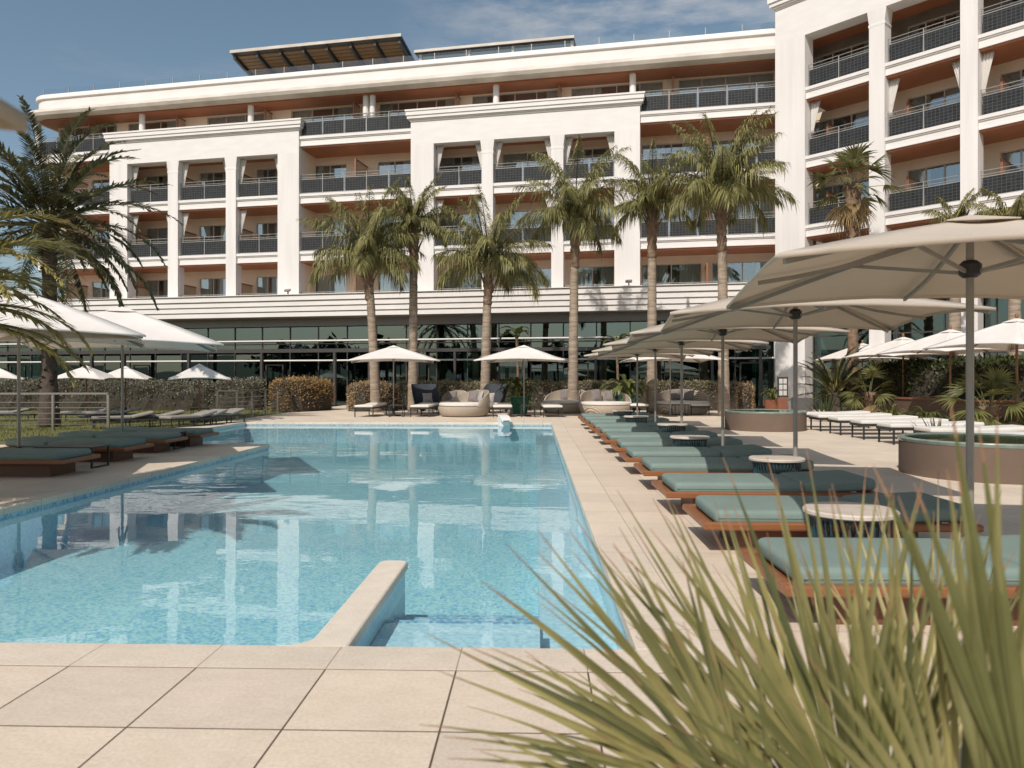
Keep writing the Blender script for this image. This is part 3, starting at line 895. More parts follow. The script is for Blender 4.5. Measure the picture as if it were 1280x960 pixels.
for k in range(7):
    b = MB()
    x0, x1 = k*w/7+.14, (k+1)*w/7-.14
    for j in range(14):
        y = -.45 + j * .30
        b.rings([[(x0, yy, pz(yy)-.09), (x1, yy, pz(yy)-.09), (x1, yy, pz(yy)-.035), (x0, yy, pz(yy)-.035)] for yy in (y, y+.25)])
    b.build('slat_panel', MT['slat'], t)
p = roof_loc(524, 1.2)
t = thing('roof_pergola', 'flat dark glazed roof shelter above the hotel roof right of the slatted pergola', 'pergola', (p.x, p.y, 18.66), f_rz)
w = fx(718, 1.2) - fx(524, 1.2)
b = MB(); b.box(-.2, w, -.2, 4, .95, 1.02); b.box(-.2, w, -.2, -.05, 1.02, 1.08); b.build('shelter_roof', MT['darksteel'], t)
b = MB(); b.box(-.22, w+.02, -.26, -.201, .98, 1.12); b.build('edge_beam', MT['creamlip'], t)
b = MB()
for q in (.0, .33, .62, 1): b.box(q*(w-.2), q*(w-.2)+.14, 0, .14, 0, .949)
b.build('steel_post', MT['creamlip'], t)
b = MB(); b.box(.15, w-.2, .06, .08, 0, .94); b.build('glass_screen', MT['lobby_glass'], t)
b = MB(); b.box(0, w, 1.7, 1.9, 0, .949); b.build('back_wall', MT['darksteel'], t)

# ================================================================== PALMS AND PLANTS
def leaflet(b, p, d, L, w, sag, mi=None, side=None):
    d = d.normalized()
    s_ = side if side is not None else d.cross(Vector((0, 0, 1)))
    if s_.length < 1e-3: s_ = Vector((1, 0, 0))
    s_ = s_.normalized() * w * .5
    m = p + d * L * .5 + Vector((0, 0, -sag * L * .22))
    e = p + d * L * .92 + Vector((0, 0, -sag * L * .9))
    i = [b.av(p - s_*.5), b.av(p + s_*.5), b.av(m + s_), b.av(m - s_), b.av(e)]
    b.af([i[0], i[1], i[2], i[3]], mi); b.af([i[3], i[2], i[4]], mi)

def frond(b, rg, origin, az, elev, L, droop, nl=55, ll=.6, lw=.035, sag=.6, fluff=.5, power=1.4, rad=.02, mi=0, rmi=1):
    pts = []; p = Vector(origin); steps = 14; e0 = elev
    tw = rg.uniform(-.25, .25)
    for k in range(steps + 1):
        t = k / steps
        pts.append(p.copy())
        e = e0 - droop * t ** power
        a = az + tw * t
        p = p + Vector((math.cos(a)*math.cos(e), math.sin(a)*math.cos(e), math.sin(e))) * (L / steps)
    b.tube(pts, [rad * (1 - .85 * k / steps) for k in range(steps+1)], 4, rmi)
    for k in range(nl):
        t = .14 + .86 * (k + rg.random() * .6) / nl
        q = t * steps; i = min(int(q), steps-1); fr = q - i
        o = pts[i].lerp(pts[i+1], fr); tg = (pts[i+1] - pts[i]).normalized()
        lat = tg.cross(Vector((0, 0, 1)))
        if lat.length < .05: lat = Vector((math.sin(az), -math.cos(az), 0))
        lat.normalize(); upv = lat.cross(tg)
        shape = math.sin(PI * min(1, .18 + .82 * t) ** .8) ** .55 if t < .98 else .4
        for sd in (-1, 1):
            up = rg.uniform(-fluff, fluff) + .12
            d = lat * sd * (1 - .35 * t) + tg * (.35 + .75 * t) + upv * up
            leaflet(b, o, d, ll * shape * rg.uniform(.8, 1.15), lw, sag * rg.uniform(.5, 1.3), mi)

def ring_trunk(b, pts, rad, n=14, rough=.06, rg=None, seg=26):
    """tapered trunk with leaf-scar rings and a slightly uneven outline"""
    rs = []
    P = [Vector(p) for p in pts]
    for k in range(seg + 1):
        t = k / seg; q = t * (len(P)-1); i = min(int(q), len(P)-2); c = P[i].lerp(P[i+1], q-i)
        r0 = rad[min(int(t*(len(rad)-1)), len(rad)-2)]; r1 = rad[min(int(t*(len(rad)-1)), len(rad)-2)+1]
        f = t*(len(rad)-1) - min(int(t*(len(rad)-1)), len(rad)-2)
        r = r0 + (r1-r0)*f
        r *= 1 + (rough if k % 2 else -rough)
        rs.append([(c.x + r*math.cos(2*PI*j/n)*(1+rg.uniform(-.03,.03)), c.y + r*math.sin(2*PI*j/n)*(1+rg.uniform(-.03,.03)), c.z) for j in range(n)])
    b.rings(rs)

def queen_palm(label, px, d, ytrunk, ytop, half, seed, lean=0, group='tall feather palms in front of the hotel', nf=27, mat='queen', droop=1.22):
    rg = random.Random(seed)
    base = at_depth(px, 475, d); base.z = 0
    zt = EYE + (475 - ytrunk) / F_PX * d
    ztop = EYE + (475 - ytop) / F_PX * d
    t = thing('palm_tree', label, 'palm tree', base, 0, group)
    b = MB()
    topx = lean
    ring_trunk(b, [(0, 0, 0), (lean*.25, 0, zt*.35), (lean*.6, 0, zt*.7), (topx, 0, zt)], [.24, .205, .19, .175, .15], rg=rg, seg=int(zt*4.5), rough=.03)
    b.build('trunk', MT['trunk'], t, smooth='all')
    b = MB()   # leaf bases below the crown
    ring_trunk(b, [(lean*.8, 0, zt*.76), (topx, 0, zt*.9), (topx, 0, zt+.5)], [.185, .19, .20, .22, .2, .12], rg=rg, seg=14, rough=.10)
    for k in range(16):
        a = k*2.4; z = zt - .9 + k*.085
        o = Vector((topx+math.cos(a)*.16, math.sin(a)*.16, z))
        b.tube([o, o + Vector((math.cos(a)*.10, math.sin(a)*.10, .3)), o + Vector((math.cos(a)*.26, math.sin(a)*.26, .62))], [.055, .04, .02], 5)
    b.build('crown_shaft', MT['shaggy'], t, smooth='all')
    b = MB()
    L = half / F_PX * d * 1.26
    H = ztop - zt
    for k in range(nf):
        a = k * 2.39996 + rg.uniform(-.25, .25)
        q = k / (nf - 1)
        el = R(84) - q * R(66) + rg.uniform(-.10, .10)
        Lf = L * rg.uniform(.88, 1.1) * (1.12 if q < .4 else 1 if q < .65 else .86)
        frond(b, rg, (topx + .08*math.cos(a), .08*math.sin(a), zt + .35 - .3*q), a, el, Lf, droop * (.66 + .85*q) * rg.uniform(.85, 1.15), nl=105, ll=.70*L/2.7, lw=.034, sag=.95, fluff=.8, power=1.25, rad=.035)
    b.build('crown', [MT['queen'] if mat == 'queen' else MT[mat], MT['fan']], t)
    return t

queen_palm('feather palm with dense wide crown, leftmost of the row before the lobby', 470, 32.8, 332, 240, 72, 21, -.35)
queen_palm('taller narrow feather palm with tuft high up, just right of the leftmost one', 516, 33.4, 290, 212, 46, 22, .05, nf=23)
queen_palm('feather palm with low broad drooping crown, third from the left before the lobby', 606, 32.8, 340, 258, 72, 23, .15)
queen_palm('feather palm standing alone between the second pavilion columns, fourth from the left', 716, 32.6, 280, 190, 72, 24, .1, nf=25)
queen_palm('feather palm with ragged upright crown at the second pavilion right edge', 815, 31.5, 264, 196, 55, 25, .0, nf=23)
queen_palm('tallest feather palm, nearest the wing, with pale trunk behind parasols', 905, 29.3, 252, 148, 78, 26, -.1, nf=30)

# date palm on the lawn
def date_palm(label, base, zt, L, seed, nf=44, mat='date', trunk_r=.30, trunkmat='darktrunk', el0=80, el1=-35, ll=.42, group=None, droop=.95, lw_=.058):
    rg = random.Random(seed)
    t = thing('palm_tree', label, 'palm tree', base, 0, group)
    b = MB()
    ring_trunk(b, [(0, 0, -.05), (.02, 0, zt*.4), (0, .02, zt*.85), (0, 0, zt)], [trunk_r*1.5, trunk_r*1.0, trunk_r*.9, trunk_r*.9, trunk_r*1.25, trunk_r*1.3], rg=rg, seg=int(zt*7), rough=.06)
    for k in range(int(zt * 26)):   # leaf-base scales
        z = zt * (.1 + .9 * rg.random()); a = rg.random() * 6.28; rr = trunk_r * (.92 + .35 * max(0, z/zt - .7)/.3)
        o = Vector((math.cos(a)*rr, math.sin(a)*rr, z)); nrm = Vector((math.cos(a), math.sin(a), .9))
        sd = Vector((-math.sin(a), math.cos(a), 0)) * .07
        b.poly([o - sd, o + sd, o + nrm * .09 + sd*.5, o + nrm * .09 - sd*.5])
    b.build('trunk', MT[trunkmat], t, smooth='all')
    b = MB()
    for k in range(nf):
        q = k / (nf - 1); a = k * 2.39996 + rg.uniform(-.2, .2)
        el = R(el0) + (R(el1) - R(el0)) * q + rg.uniform(-.1, .1)
        frond(b, rg, (.15*math.cos(a), .15*math.sin(a), zt + .25 - .45*q), a, el, L * rg.uniform(.85, 1.1), droop * rg.uniform(.8, 1.2), nl=66, ll=ll, lw=lw_, sag=.12, fluff=.3, power=1.6, rad=.03)
    b.build('crown', [MT[mat], MT['goldpalm']], t)
    return t
g = on_ground(61, 533)
date_palm('dark date palm with arching crown standing on the lawn behind the left parasols', (g.x, g.y, 0), 6.1, 3.5, 31, nf=64, trunk_r=.215, ll=.5, droop=1.15)
# near palm whose outer fronds reach into the picture from the left
date_palm('golden green palm at the left deck whose frond hangs over the white parasol', (-6.9, 8.0, 0), 2.15, 1.95, 34, nf=44, mat='goldpalm', trunk_r=.2, trunkmat='shaggy', el0=50, el1=5, ll=.36, droop=1.35, lw_=.028)

# fan palms
def fan_leaf(b, rg, o, axis, nrm, L, nb=26, spread=R(150), w=.05, join=.38, sag=.15, mi=0, tipmi=None, petiole=None, pmi=1, seg=5, curl=.0):
    axis = axis.normalized(); nrm = (nrm - axis * nrm.dot(axis)).normalized(); side = axis.cross(nrm)
    if petiole is not None: b.tube([petiole, (Vector(petiole)+o)*.5 + Vector((0,0,.02)), o], [.018, .014, .010], 5, pmi)
    for k in range(nb):
        q = (k + .5) / nb * 2 - 1
        an = q * spread / 2 + rg.uniform(-.02, .02)
        d = axis * math.cos(an) + side * math.sin(an)
        sd = side * math.cos(an) - axis * math.sin(an)
        Lk = L * (1 - .22 * abs(q) ** 2.2) * rg.uniform(.86, 1.06)
        fold = nrm * (w * .30)
        sg = sag * rg.uniform(.4, 1.6); cu = curl * rg.uniform(-1, 1)
        prev = None
        for s_ in range(seg + 1):
            t = s_ / seg
            p = o + d * Lk * t + Vector((0, 0, -1)) * sg * Lk * t ** 2.6 - nrm * (.06 * L * abs(q) * t) + sd * cu * Lk * t * t
            if t <= join: ww = w * (t / join) * .98
            else: ww = w * (1 - ((t - join) / (1 - join)) ** 1.3)
            ww = max(ww, .0012) * .5
            row = [b.av(p - sd * ww + fold * (1 - t)), b.av(p), b.av(p + sd * ww + fold * (1 - t))]
            if prev:
                m = tipmi if (tipmi is not None and s_ == seg) else mi
                b.af([prev[0], prev[1], row[1], row[0]], m); b.af([prev[1], prev[2], row[2], row[1]], m)
            prev = row

def fan_palm(label, base, zt, L, seed, nl=24, mat='fan', trunk_r=.2, pet=.9, dead=6, group=None, nb=20, name='fan_palm', skirt=True):
    rg = random.Random(seed)
    t = thing(name, label, 'palm tree' if zt > 1.5 else 'plant', base, 0, group)
    b = MB()
    ring_trunk(b, [(0, 0, -.05), (0, 0, zt*.5), (0, 0, zt)], [trunk_r*1.1, trunk_r*.85, trunk_r*.8, trunk_r*1.05, trunk_r*1.35], rg=rg, seg=max(5, int(zt*6)), rough=.09)
    for k in range(int(60 + zt*14)):
        z = zt * (1 - .35 * rg.random() ** 1.4) if zt > 2 else zt * rg.random(); a = rg.random()*6.28; rr = trunk_r * 1.05
        o = Vector((math.cos(a)*rr, math.sin(a)*rr, z)); nv = Vector((math.cos(a), math.sin(a), rg.uniform(-.2, 1.3))) * rg.uniform(.1, .24)
        sd = Vector((-math.sin(a), math.cos(a), 0)) * .05
        b.poly([o - sd, o + sd, o + nv + sd*.3, o + nv - sd*.3])
    b.build('trunk', MT['shaggy'] if skirt else MT['darktrunk'], t, smooth='all')
    b = MB()
    for k in range(nl + dead):
        dd = k >= nl
        q = k / max(1, nl - 1); a = k * 2.39996 + rg.uniform(-.3, .3)
        el = R(80) - q * R(105) if not dd else R(-35) - rg.random() * R(35)
        pl = pet * rg.uniform(.75, 1.1) * (1 if not dd else .7)
        dr = Vector((math.cos(a)*math.cos(el), math.sin(a)*math.cos(el), math.sin(el)))
        o0 = Vector((math.cos(a)*.08, math.sin(a)*.08, zt + .05 - .25*q))
        o = o0 + dr * pl
        ax = dr + Vector((0, 0, -.25 if not dd else -.7)); nr = Vector((0, 0, 1)) * .8 - dr * .5 + Vector((rg.uniform(-.3,.3), rg.uniform(-.3,.3), 0))
        fan_leaf(b, rg, o, ax, nr, L * rg.uniform(.85, 1.1), nb, R(165), L*.085, .36, .25 if not dd else .5, 2 if dd else 0, None, o0, 1, 4)
    b.build('crown', [MT[mat], MT['fan'], MT['deadleaf']], t)
    return t
p = at_depth(1066, 475, 30.5); fan_palm('tall shaggy fan palm with dry skirt in front of the wing', (p.x, p.y, 0), EYE + (475-232)/F_PX*30.5, .95, 41, nl=19, trunk_r=.24, pet=1.05, dead=6)
p = at_depth(1192, 475, 27); queen_palm('smaller feather palm whose tuft shows above the nearest parasol', 1192, 27, 292, 236, 38, 42, .1, group='small feather palms before the wing', nf=11)
queen_palm('small feather palm at the right edge in front of the wing', 1268, 25, 300, 228, 56, 43, .0, group='small feather palms before the wing', nf=15)
p = at_depth(1086, 475, 27.5); fan_palm('low fan palm with short trunk beside the white loungers', (p.x, p.y, 0), .95, .62, 44, nl=15, trunk_r=.16, pet=.55, dead=3)
p = at_depth(1236, 475, 19.5); fan_palm('bushy low fan palm in front of the dark planter wall', (p.x, p.y, 0), .72, .72, 45, nl=18, trunk_r=.2, pet=.62, dead=3)
p = at_depth(1044, 475, 30); 
date_palm('low dark cycad with arching fronds beside the corner pilaster', (p.x, p.y, 0), .9, 1.9, 46, nf=26, mat='date', trunk_r=.22, trunkmat='darktrunk', el0=75, el1=10, ll=.26)

def sword_plant(label, base, L, n, seed, w=.05, mat='fan', name='agave_plant'):
    rg = random.Random(seed); t = thing(name, label, 'plant', base)
    b = MB()
    for k in range(n):
        a = k * 2.39996; el = R(85) - (k/n) * R(60) + rg.uniform(-.12, .12); l = L * rg.uniform(.7, 1.1)
        d = Vector((math.cos(a)*math.cos(el), math.sin(a)*math.cos(el), math.sin(el))); sd = Vector((-math.sin(a), math.cos(a), 0)); nv = d.cross(sd)
        prev = None
        for s_ in range(6):
            q = s_/5; p = Vector((math.cos(a)*.06, math.sin(a)*.06, 0)) + d*l*q + Vector((0, 0, -.18*l*q**2.5)); ww = w*.5*(1-q**1.6)+.002
            row = [b.av(p - sd*ww), b.av(p - nv*ww*.5), b.av(p + sd*ww)]
            if prev: b.af([prev[0], prev[1], row[1], row[0]]); b.af([prev[1], prev[2], row[2], row[1]])
            prev = row
    b.build('leaves', MT[mat], t)
    b = MB(); b.lathe([(.2, -.02), (.16, .05), (.06, .08)], 10); b.build('root_crown', MT['deadleaf'], t)
    return t
p = at_depth(1032, 475, 25.5); sword_plant('spiky grey green flax clump left of the low fan palm', (p.x, p.y, 0), 1.35, 40, 51, .05, 'hedge_green')
p = at_depth(1172, 475, 15.8); sword_plant('thin spiky sword plant standing between the white loungers and the right planter wall', (p.x, p.y, 0), 1.0, 22, 52, .045)

def broad_plant(label, base, h, n, seed, pot=None, stem=0, leaf=.55, name='potted_plant', cat='potted plant'):
    rg = random.Random(seed); t = thing(name, label, cat, base)
    z0 = 0
    if pot == 'green':
        b = MB(); rs = []
        for s_, z in ((.30, 0), (.34, .05), (.42, .62), (.46, .66), (.46, .76), (.40, .76), (.38, .60)):
            rs.append([(sx*s_, sy*s_, z) for sx, sy in ((-1,-.8),(-.8,-1),(.8,-1),(1,-.8),(1,.8),(.8,1),(-.8,1),(-1,.8))])
        b.rings(rs); b.build('pot', MT['greenpot'], t); z0 = .6
    elif pot == 'clay':
        b = MB(); b.lathe([(.20, 0), (.27, .05), (.36, .55), (.38, .6), (.34, .6), (.32, .5)], 20); b.build('pot', MT['terracotta'], t, smooth=True); z0 = .5
    if stem:
        b = MB(); ring_trunk(b, [(0, 0, z0), (.05, 0, z0+stem*.5), (0, .03, z0+stem)], [.07, .06, .055, .07], rg=rg, seg=14, rough=.08, n=8); b.build('stem', MT['shaggy'], t)
    b = MB()
    for k in range(n):
        low = stem and k < n * .55
        a = k * 2.39996; q = k / n
        el = R(35 + 50 * rg.random())
        zb = z0 if (low or not stem) else z0 + stem
        hh = h * rg.uniform(.55, 1.0) if (low or not stem) else .35
        d = Vector((math.cos(a)*math.cos(el), math.sin(a)*math.cos(el), math.sin(el)))
        o = Vector((math.cos(a)*.05, math.sin(a)*.05, zb)); m = o + d * hh * .6
        b.tube([o, o + d*hh*.3, m], [.018, .014, .01], 4, 1)
        sd = Vector((-math.sin(a), math.cos(a), 0)); l = leaf * rg.uniform(.75, 1.2); prev = None
        for s_ in range(6):
            qq = s_/5; e2 = el - qq * 1.2
            p = m + Vector((math.cos(a)*math.cos(e2), math.sin(a)*math.cos(e2), math.sin(e2))) * l * qq
            ww = l * .17 * math.sin(PI * min(.98, .08 + qq * .92)) ** .8 + .002
            row = [b.av(p - sd*ww + Vector((0,0,ww*.35))), b.av(p), b.av(p + sd*ww + Vector((0,0,ww*.35)))]
            if prev: b.af([prev[0], prev[1], row[1], row[0]], 0); b.af([prev[1], prev[2], row[2], row[1]], 0)
            prev = row
    b.build('leaves', [MT['broad'], MT['fan']], t)
    return t
p = at_depth(649, 475, 31.5); broad_plant('broad leaved plant in a green glazed pot under the middle white parasol', (p.x, p.y, 0), 1.2, 40, 61, 'green', 0, .55)
p = at_depth(646, 475, 34.2); broad_plant('thin tall banana plant with leafy tuft above the middle white parasol', (p.x, p.y, 0), 1.0, 20, 62, None, 3.3, .75, 'banana_plant', 'plant')
p = at_depth(782, 475, 31.5); broad_plant('yellow green leafy plant in a green glazed pot behind the round wicker daybed', (p.x, p.y, 0), 1.3, 46, 63, 'green', 0, .6)
p = at_depth(771, 475, 34.2); broad_plant('banana plant with leaves above the row of taupe parasols', (p.x, p.y, 0), 1.0, 20, 64, None, 3.0, .85, 'banana_plant', 'plant')
p = at_depth(966, 475, 31); broad_plant('leafy shrub in a rust brown clay pot beside the menu board', (p.x, p.y, 0), .8, 34, 65, 'clay', 0, .32)
p = at_depth(528, 475, 34.0); broad_plant('small leafy shrub rising behind the dark high back chair', (p.x, p.y, 0), 1.5, 22, 66, None, 0, .5, 'shrub', 'plant')
for k, (px, d, lab) in enumerate(((1160, 21.5, 'leafy shrub at the planter wall foot behind the white loungers'), (1112, 23.5, 'small leafy shrub right of the low fan palm'), (1215, 21.0, 'low leafy shrub between the planter wall and bushy fan palm'), (1262, 20.5, 'low leafy shrub at the right edge before the planter wall'))):
    p = at_depth(px, 475, d); broad_plant(lab, (p.x, p.y, 0), .85, 30, 70+k, None, 0, .34, 'shrub', 'plant')

# hedges: a twiggy core and a coat of small leaves
def hedge(label, pts, w, h, mat, seed, leaf=.075, dens=210, group=None, wob=.08, zb=.05):
    rg = random.Random(seed)
    pts = [Vector((p[0], p[1], 0)) for p in pts]
    base = pts[0].copy(); pts = [p - base for p in pts]
    t = thing('hedge', label, 'hedge', base, 0, group)
    L = sum((c - a).length for a, c in zip(pts, pts[1:]))
    n = max(6, int(L / .35))
    def along(q):
        s_ = q * L
        for a, c in zip(pts, pts[1:]):
            l = (c - a).length
            if s_ <= l + 1e-6: return a.lerp(c, s_/l), (c-a).normalized()
            s_ -= l
        return pts[-1], (pts[-1]-pts[-2]).normalized()
    def surf(q, v):   # v 0..1 around front-top-back
        c, tg = along(q); nv = Vector((tg.y, -tg.x, 0))
        endk = min(1, min(q, 1-q) * L / (w * .5) + .0)
        k = .6 + .4 * math.sqrt(max(0, 1 - (1 - endk) ** 2))
        hw, hh = w/2 * k, h * (.86 + .14*k)
        a = PI * v
        ca, sa = math.cos(a), math.sin(a)
        x = math.copysign(abs(ca) ** .42, ca) * hw; z = max(sa, 0) ** .42 * hh
        p = c + nv * x + Vector((0, 0, z))
        nz = noise.noise((p + base) * 1.1) * wob + noise.noise((p + base) * 3.1) * wob * .6
        out = (nv * ca + Vector((0, 0, sa))).normalized()
        return p + out * nz, out
    b = MB(); m = 12; ids = []
    for i in range(n+1):
        row = []
        for j in range(m+1):
            p, o = surf(i/n, j/m); row.append(b.av(p - o * .05))
        ids.append(row)
    for i in range(n):
        for j in range(m): b.af([ids[i][j], ids[i+1][j], ids[i+1][j+1], ids[i][j+1]])
    b.af(ids[0]); b.af(ids[-1][::-1])
    b.build('twigs', MT['twig'], t)
    b = MB()
    cnt = int(L * (2*h + w) * dens)
    for k in range(cnt):
        q = rg.random(); v = rg.random()
        p, o = surf(q, v)
        p = p + o * rg.uniform(-.06, .05)
        if rg.random() < .12: p = p + o * rg.uniform(0, .09)
        if p.z < zb: continue
        d = Vector((rg.gauss(0,1), rg.gauss(0,1), rg.gauss(0,1) + .4)) + o * .9
        d.normalize(); s_ = d.cross(Vector((rg.gauss(0,1), rg.gauss(0,1), rg.gauss(0,1)))).normalized()
        l = leaf * rg.uniform(.6, 1.3); ww = l * .3
        b.poly([p, p + d*l*.5 + s_*ww, p + d*l, p + d*l*.5 - s_*ww])
    # ends
    for e, q in ((0, 0.0), (1, 1.0)):
        c, tg = along(q); nv = Vector((tg.y, -tg.x, 0)); sg = -1 if e == 0 else 1
        for k in range(int(w*h*dens)):
            p = c + nv * rg.uniform(-.32, .32) * w + Vector((0, 0, rg.uniform(zb, h*.9))) + tg * sg * rg.uniform(-.02, .07)
            d = Vector((rg.gauss(0,1), rg.gauss(0,1), rg.gauss(0,1)+.4)) + tg*sg; d.normalize()
            s_ = d.cross(Vector((rg.gauss(0,1), rg.gauss(0,1), rg.gauss(0,1)))).normalized(); l = leaf * rg.uniform(.6, 1.3)
            b.poly([p, p + d*l*.5 + s_*l*.3, p + d*l, p + d*l*.5 - s_*l*.3])
    b.build('foliage', MT[mat], t)
def gp(px, d): p = at_depth(px, 475, d); return (p.x, p.y)
hedge('long grey green hedge along the back of the lawn', [gp(-60, 35.2), gp(330, 36.0)], 1.3, 1.35, 'hedge_grey', 81, .09, 170, wob=.20)
hedge('orange brown clipped hedge to the right of the steel railing', [gp(352, 33.2), gp(402, 36.0)], 1.9, 1.45, 'hedge_brown', 82, .08, 220)
hedge('rust brown hedge behind the leftmost white lounger', [gp(440, 33.8), gp(492, 35.0)], 1.5, 1.25, 'hedge_tan', 83, .08, 220)
hedge('olive brown hedge running behind the daybeds and green pots', [gp(497, 36.6), gp(928, 35.0)], 1.3, 1.30, 'hedge_olive', 84, .085, 190)
hedge('short tan hedge end beside the clay pot', [gp(924, 32.8), gp(940, 32.6)], 1.5, 1.25, 'hedge_tan', 85, .08, 220)
hedge('tall dark green hedge on the right behind the planter wall', [gp(1092, 30.5), gp(1180, 26.6), gp(1330, 22.5)], 1.3, 2.05, 'hedge_green', 86, .13, 150, wob=.15)

# planter wall on the right
wl = [Vector((*gp(1096, 28.8), 0)), Vector((*gp(1180, 25.0), 0)), Vector((*gp(1330, 20.8), 0))]
t = thing('planter_wall', 'dark brown planter wall below the tall green hedge on the right', 'wall', wl[0])
b = MB()
for a, c in zip(wl, wl[1:]):
    a, c = a - wl[0], c - wl[0]; tg = (c-a).normalized(); nv = Vector((tg.y, -tg.x, 0)) * .12
    b.rings([[p + nv, p - nv, p - nv + Vector((0,0,.72)), p + nv + Vector((0,0,.72))] for p in (a, c)])
b.build('wall_body', MT['brownwall'], t)
b = MB()
for a, c in zip(wl, wl[1:]):
    a, c = a - wl[0], c - wl[0]; tg = (c-a).normalized(); nv = Vector((tg.y, -tg.x, 0)) * .16
    b.rings([[p + nv + Vector((0,0,.722)), p - nv + Vector((0,0,.722)), p - nv + Vector((0,0,.78)), p + nv + Vector((0,0,.78))] for p in (a, c)])
b.build('wall_cap', MT['terracotta'], t)

# menu board and planter by the corner pilaster
p = at_depth(978, 475, 29.5)
t = thing('menu_board', 'dark framed menu board on a rust brown stand before the corner pilaster', 'menu board', (p.x, p.y, 0), .1)
b = MB(); b.box(-.18, .18, -.1, .1, 0, .72); b.build('stand', MT['terracotta'], t)
b = MB(); b.box(-.2, .2, -.06, .0, .74, 1.52); b.build('board', MT['signface'], t)
b = MB()
for k in range(2):
    for j in range(3): b.box(-.16+k*.17, -.02+k*.17, -.066, -.061, .80+j*.23, .99+j*.23)
b.build('menu_sheets', MT['paper'], t)
p = at_depth(1002, 475, 28.5)
t = thing('planter_box', 'dark grey square planter box right of the menu board', 'planter', (p.x, p.y, 0), .1)
b = MB(); rs = []
for s_, z in ((.26, 0), (.30, .72), (.26, .72), (.25, .62)): rs.append([(-s_,-s_,z),(s_,-s_,z),(s_,s_,z),(-s_,s_,z)])
b.rings(rs); b.build('box', MT['greyplanter'], t)
b = MB(); b.lathe([(.24, .60), (.2, .66), (.05, .68)], 10); b.build('soil', MT['soil'], t)

# ================================================================== PARASOLS
def make_parasol(name, label, cat, half, peak, hem, canvas, polemat, pole_r=.026, base=True, vent=True, group=None, finial=False, scallop=.10, val=.028):
    t = thing(name, label, cat, (0, 0, 0), 0, group)
    b = MB(); n, m = 10, 12
    h = peak - hem
    cor = [(half, half), (-half, half), (-half, -half), (half, -half)]
    def pt(sd, q, e):
        (xa, ya), (xb, yb) = cor[sd], cor[(sd+1) % 4]
        x, y = xa + (xb-xa)*(e+1)/2, ya + (yb-ya)*(e+1)/2
        k = 1 - e*e
        pull = 1 - scallop * k * .35 * q
        z = peak - h * (q ** 1.12) + .07 * k * q ** 2 - .05 * k * math.sin(PI*q) + .016 * q * noise.noise(Vector((x*q*2.2 + half*7, y*q*2.2, sd*3.1)))*(1 - abs(e))
        return (x*q*pull, y*q*pull, z)
    for sd in range(4):
        ids = []
        for i in range(n+1):
            q = .06 + .94 * i / n
            ids.append([b.av(pt(sd, q, -1 + 2*j/m)) for j in range(m+1)])
        for i in range(n):
            for j in range(m): b.af([ids[i][j], ids[i][j+1], ids[i+1][j+1], ids[i+1][j]])
        dn = [b.av(Vector(pt(sd, 1.0, -1 + 2*j/m)) + Vector((0, 0, -val))) for j in range(m+1)]
        for j in range(m): b.af([ids[n][j], ids[n][j+1], dn[j+1], dn[j]])
    o = b.build('canopy', MT[canvas], t, smooth=True)
    md = o.modifiers.new('cloth', 'SOLIDIFY'); md.thickness = .006; md.offset = 0
    if vent:
        b = MB(); v = .15
        for sd in range(4):
            (xa, ya), (xb, yb) = cor[sd], cor[(sd+1) % 4]
            f = half * v / half
            b.poly([(0, 0, peak + .035), (xa*f, ya*f, peak - h*.115 + .012), (xb*f, yb*f, peak - h*.115 + .012)])
        o2 = b.build('vent_cap', MT[canvas], t); md = o2.modifiers.new('cloth', 'SOLIDIFY'); md.thickness = .008
    b = MB(); b.tube([(0, 0, .04), (0, 0, peak - .02)], pole_r, 12); b.build('pole', MT[polemat], t, smooth=True)
    b = MB(); b.lathe([(.045, peak-.40), (.07, peak-.38), (.075, peak-.31), (.045, peak-.28)], 12)
    b.build('hub', MT['black'] if polemat != 'teak_pole' else MT['teak_pole'], t, smooth=True)
    for k in range(8):
        a = PI/4 + k*PI/4; ll = half * (1.414 if k % 2 == 0 else 1.0) * .985
        dx, dy = math.cos(a), math.sin(a)
        def on(q):
            z = peak - h * q ** 1.12 - .045
            if k % 2: z += .07*q*q - .05*math.sin(PI*q); ql = q * (1 - scallop*.35*q)
            else: ql = q
            return Vector((dx*ll*ql, dy*ll*ql, z))
        b = MB()
        for i in range(5): b.bar(on(.06 + .93*i/5) - Vector((0, 0, 0)), on(.06 + .93*(i+1)/5), .02, .032)
        if k % 2 == 0: b.bar((dx*.06, dy*.06, peak-.36), on(.42), .018, .026)
        b.build('rib', MT['pole_grey'] if polemat != 'teak_pole' else MT['teak_pole'], t)
    if base:
        b = MB(); b.lathe([(.0, 0), (.28, 0), (.29, .012), (.29, .045), (.06, .06), (.05, .30), (.036, .32)], 28, cap=False); b.build('base', MT['black'], t, smooth=True)
    if finial:
        b = MB(); b.lathe([(.03, peak+.03), (.05, peak+.09), (.03, peak+.15), (.0, peak+.18)], 10, cap=False); b.build('finial', MT['teak_pole'], t, smooth=True)
    return t
G1 = 'taupe parasols along the right side of the pool'
par = make_parasol('parasol', 'x', 'parasol', 1.52, 2.52, 2.09, 'canvas_taupe', 'pole_grey', group=G1)
nm = ['nearest large taupe parasol on the right, its pole beside the front drum table', 'second large taupe parasol from the camera along the right poolside row',
      'third taupe parasol from the camera along the right poolside row', 'fourth taupe parasol along the right row, half hidden by the third',
      'fifth taupe parasol along the right row, nearly hidden', 'farthest taupe parasol of the right poolside row']
ppos = [(3.06, 5.42), (3.08, 9.05), (3.05, 12.4), (3.05, 15.85), (3.05, 19.3), (3.05, 22.7)]
for k, (x, y) in enumerate(ppos):
    place(par, k == 0, nm[k], (x, y, 0), R(-9 + (k % 3) * 1.5), G1)
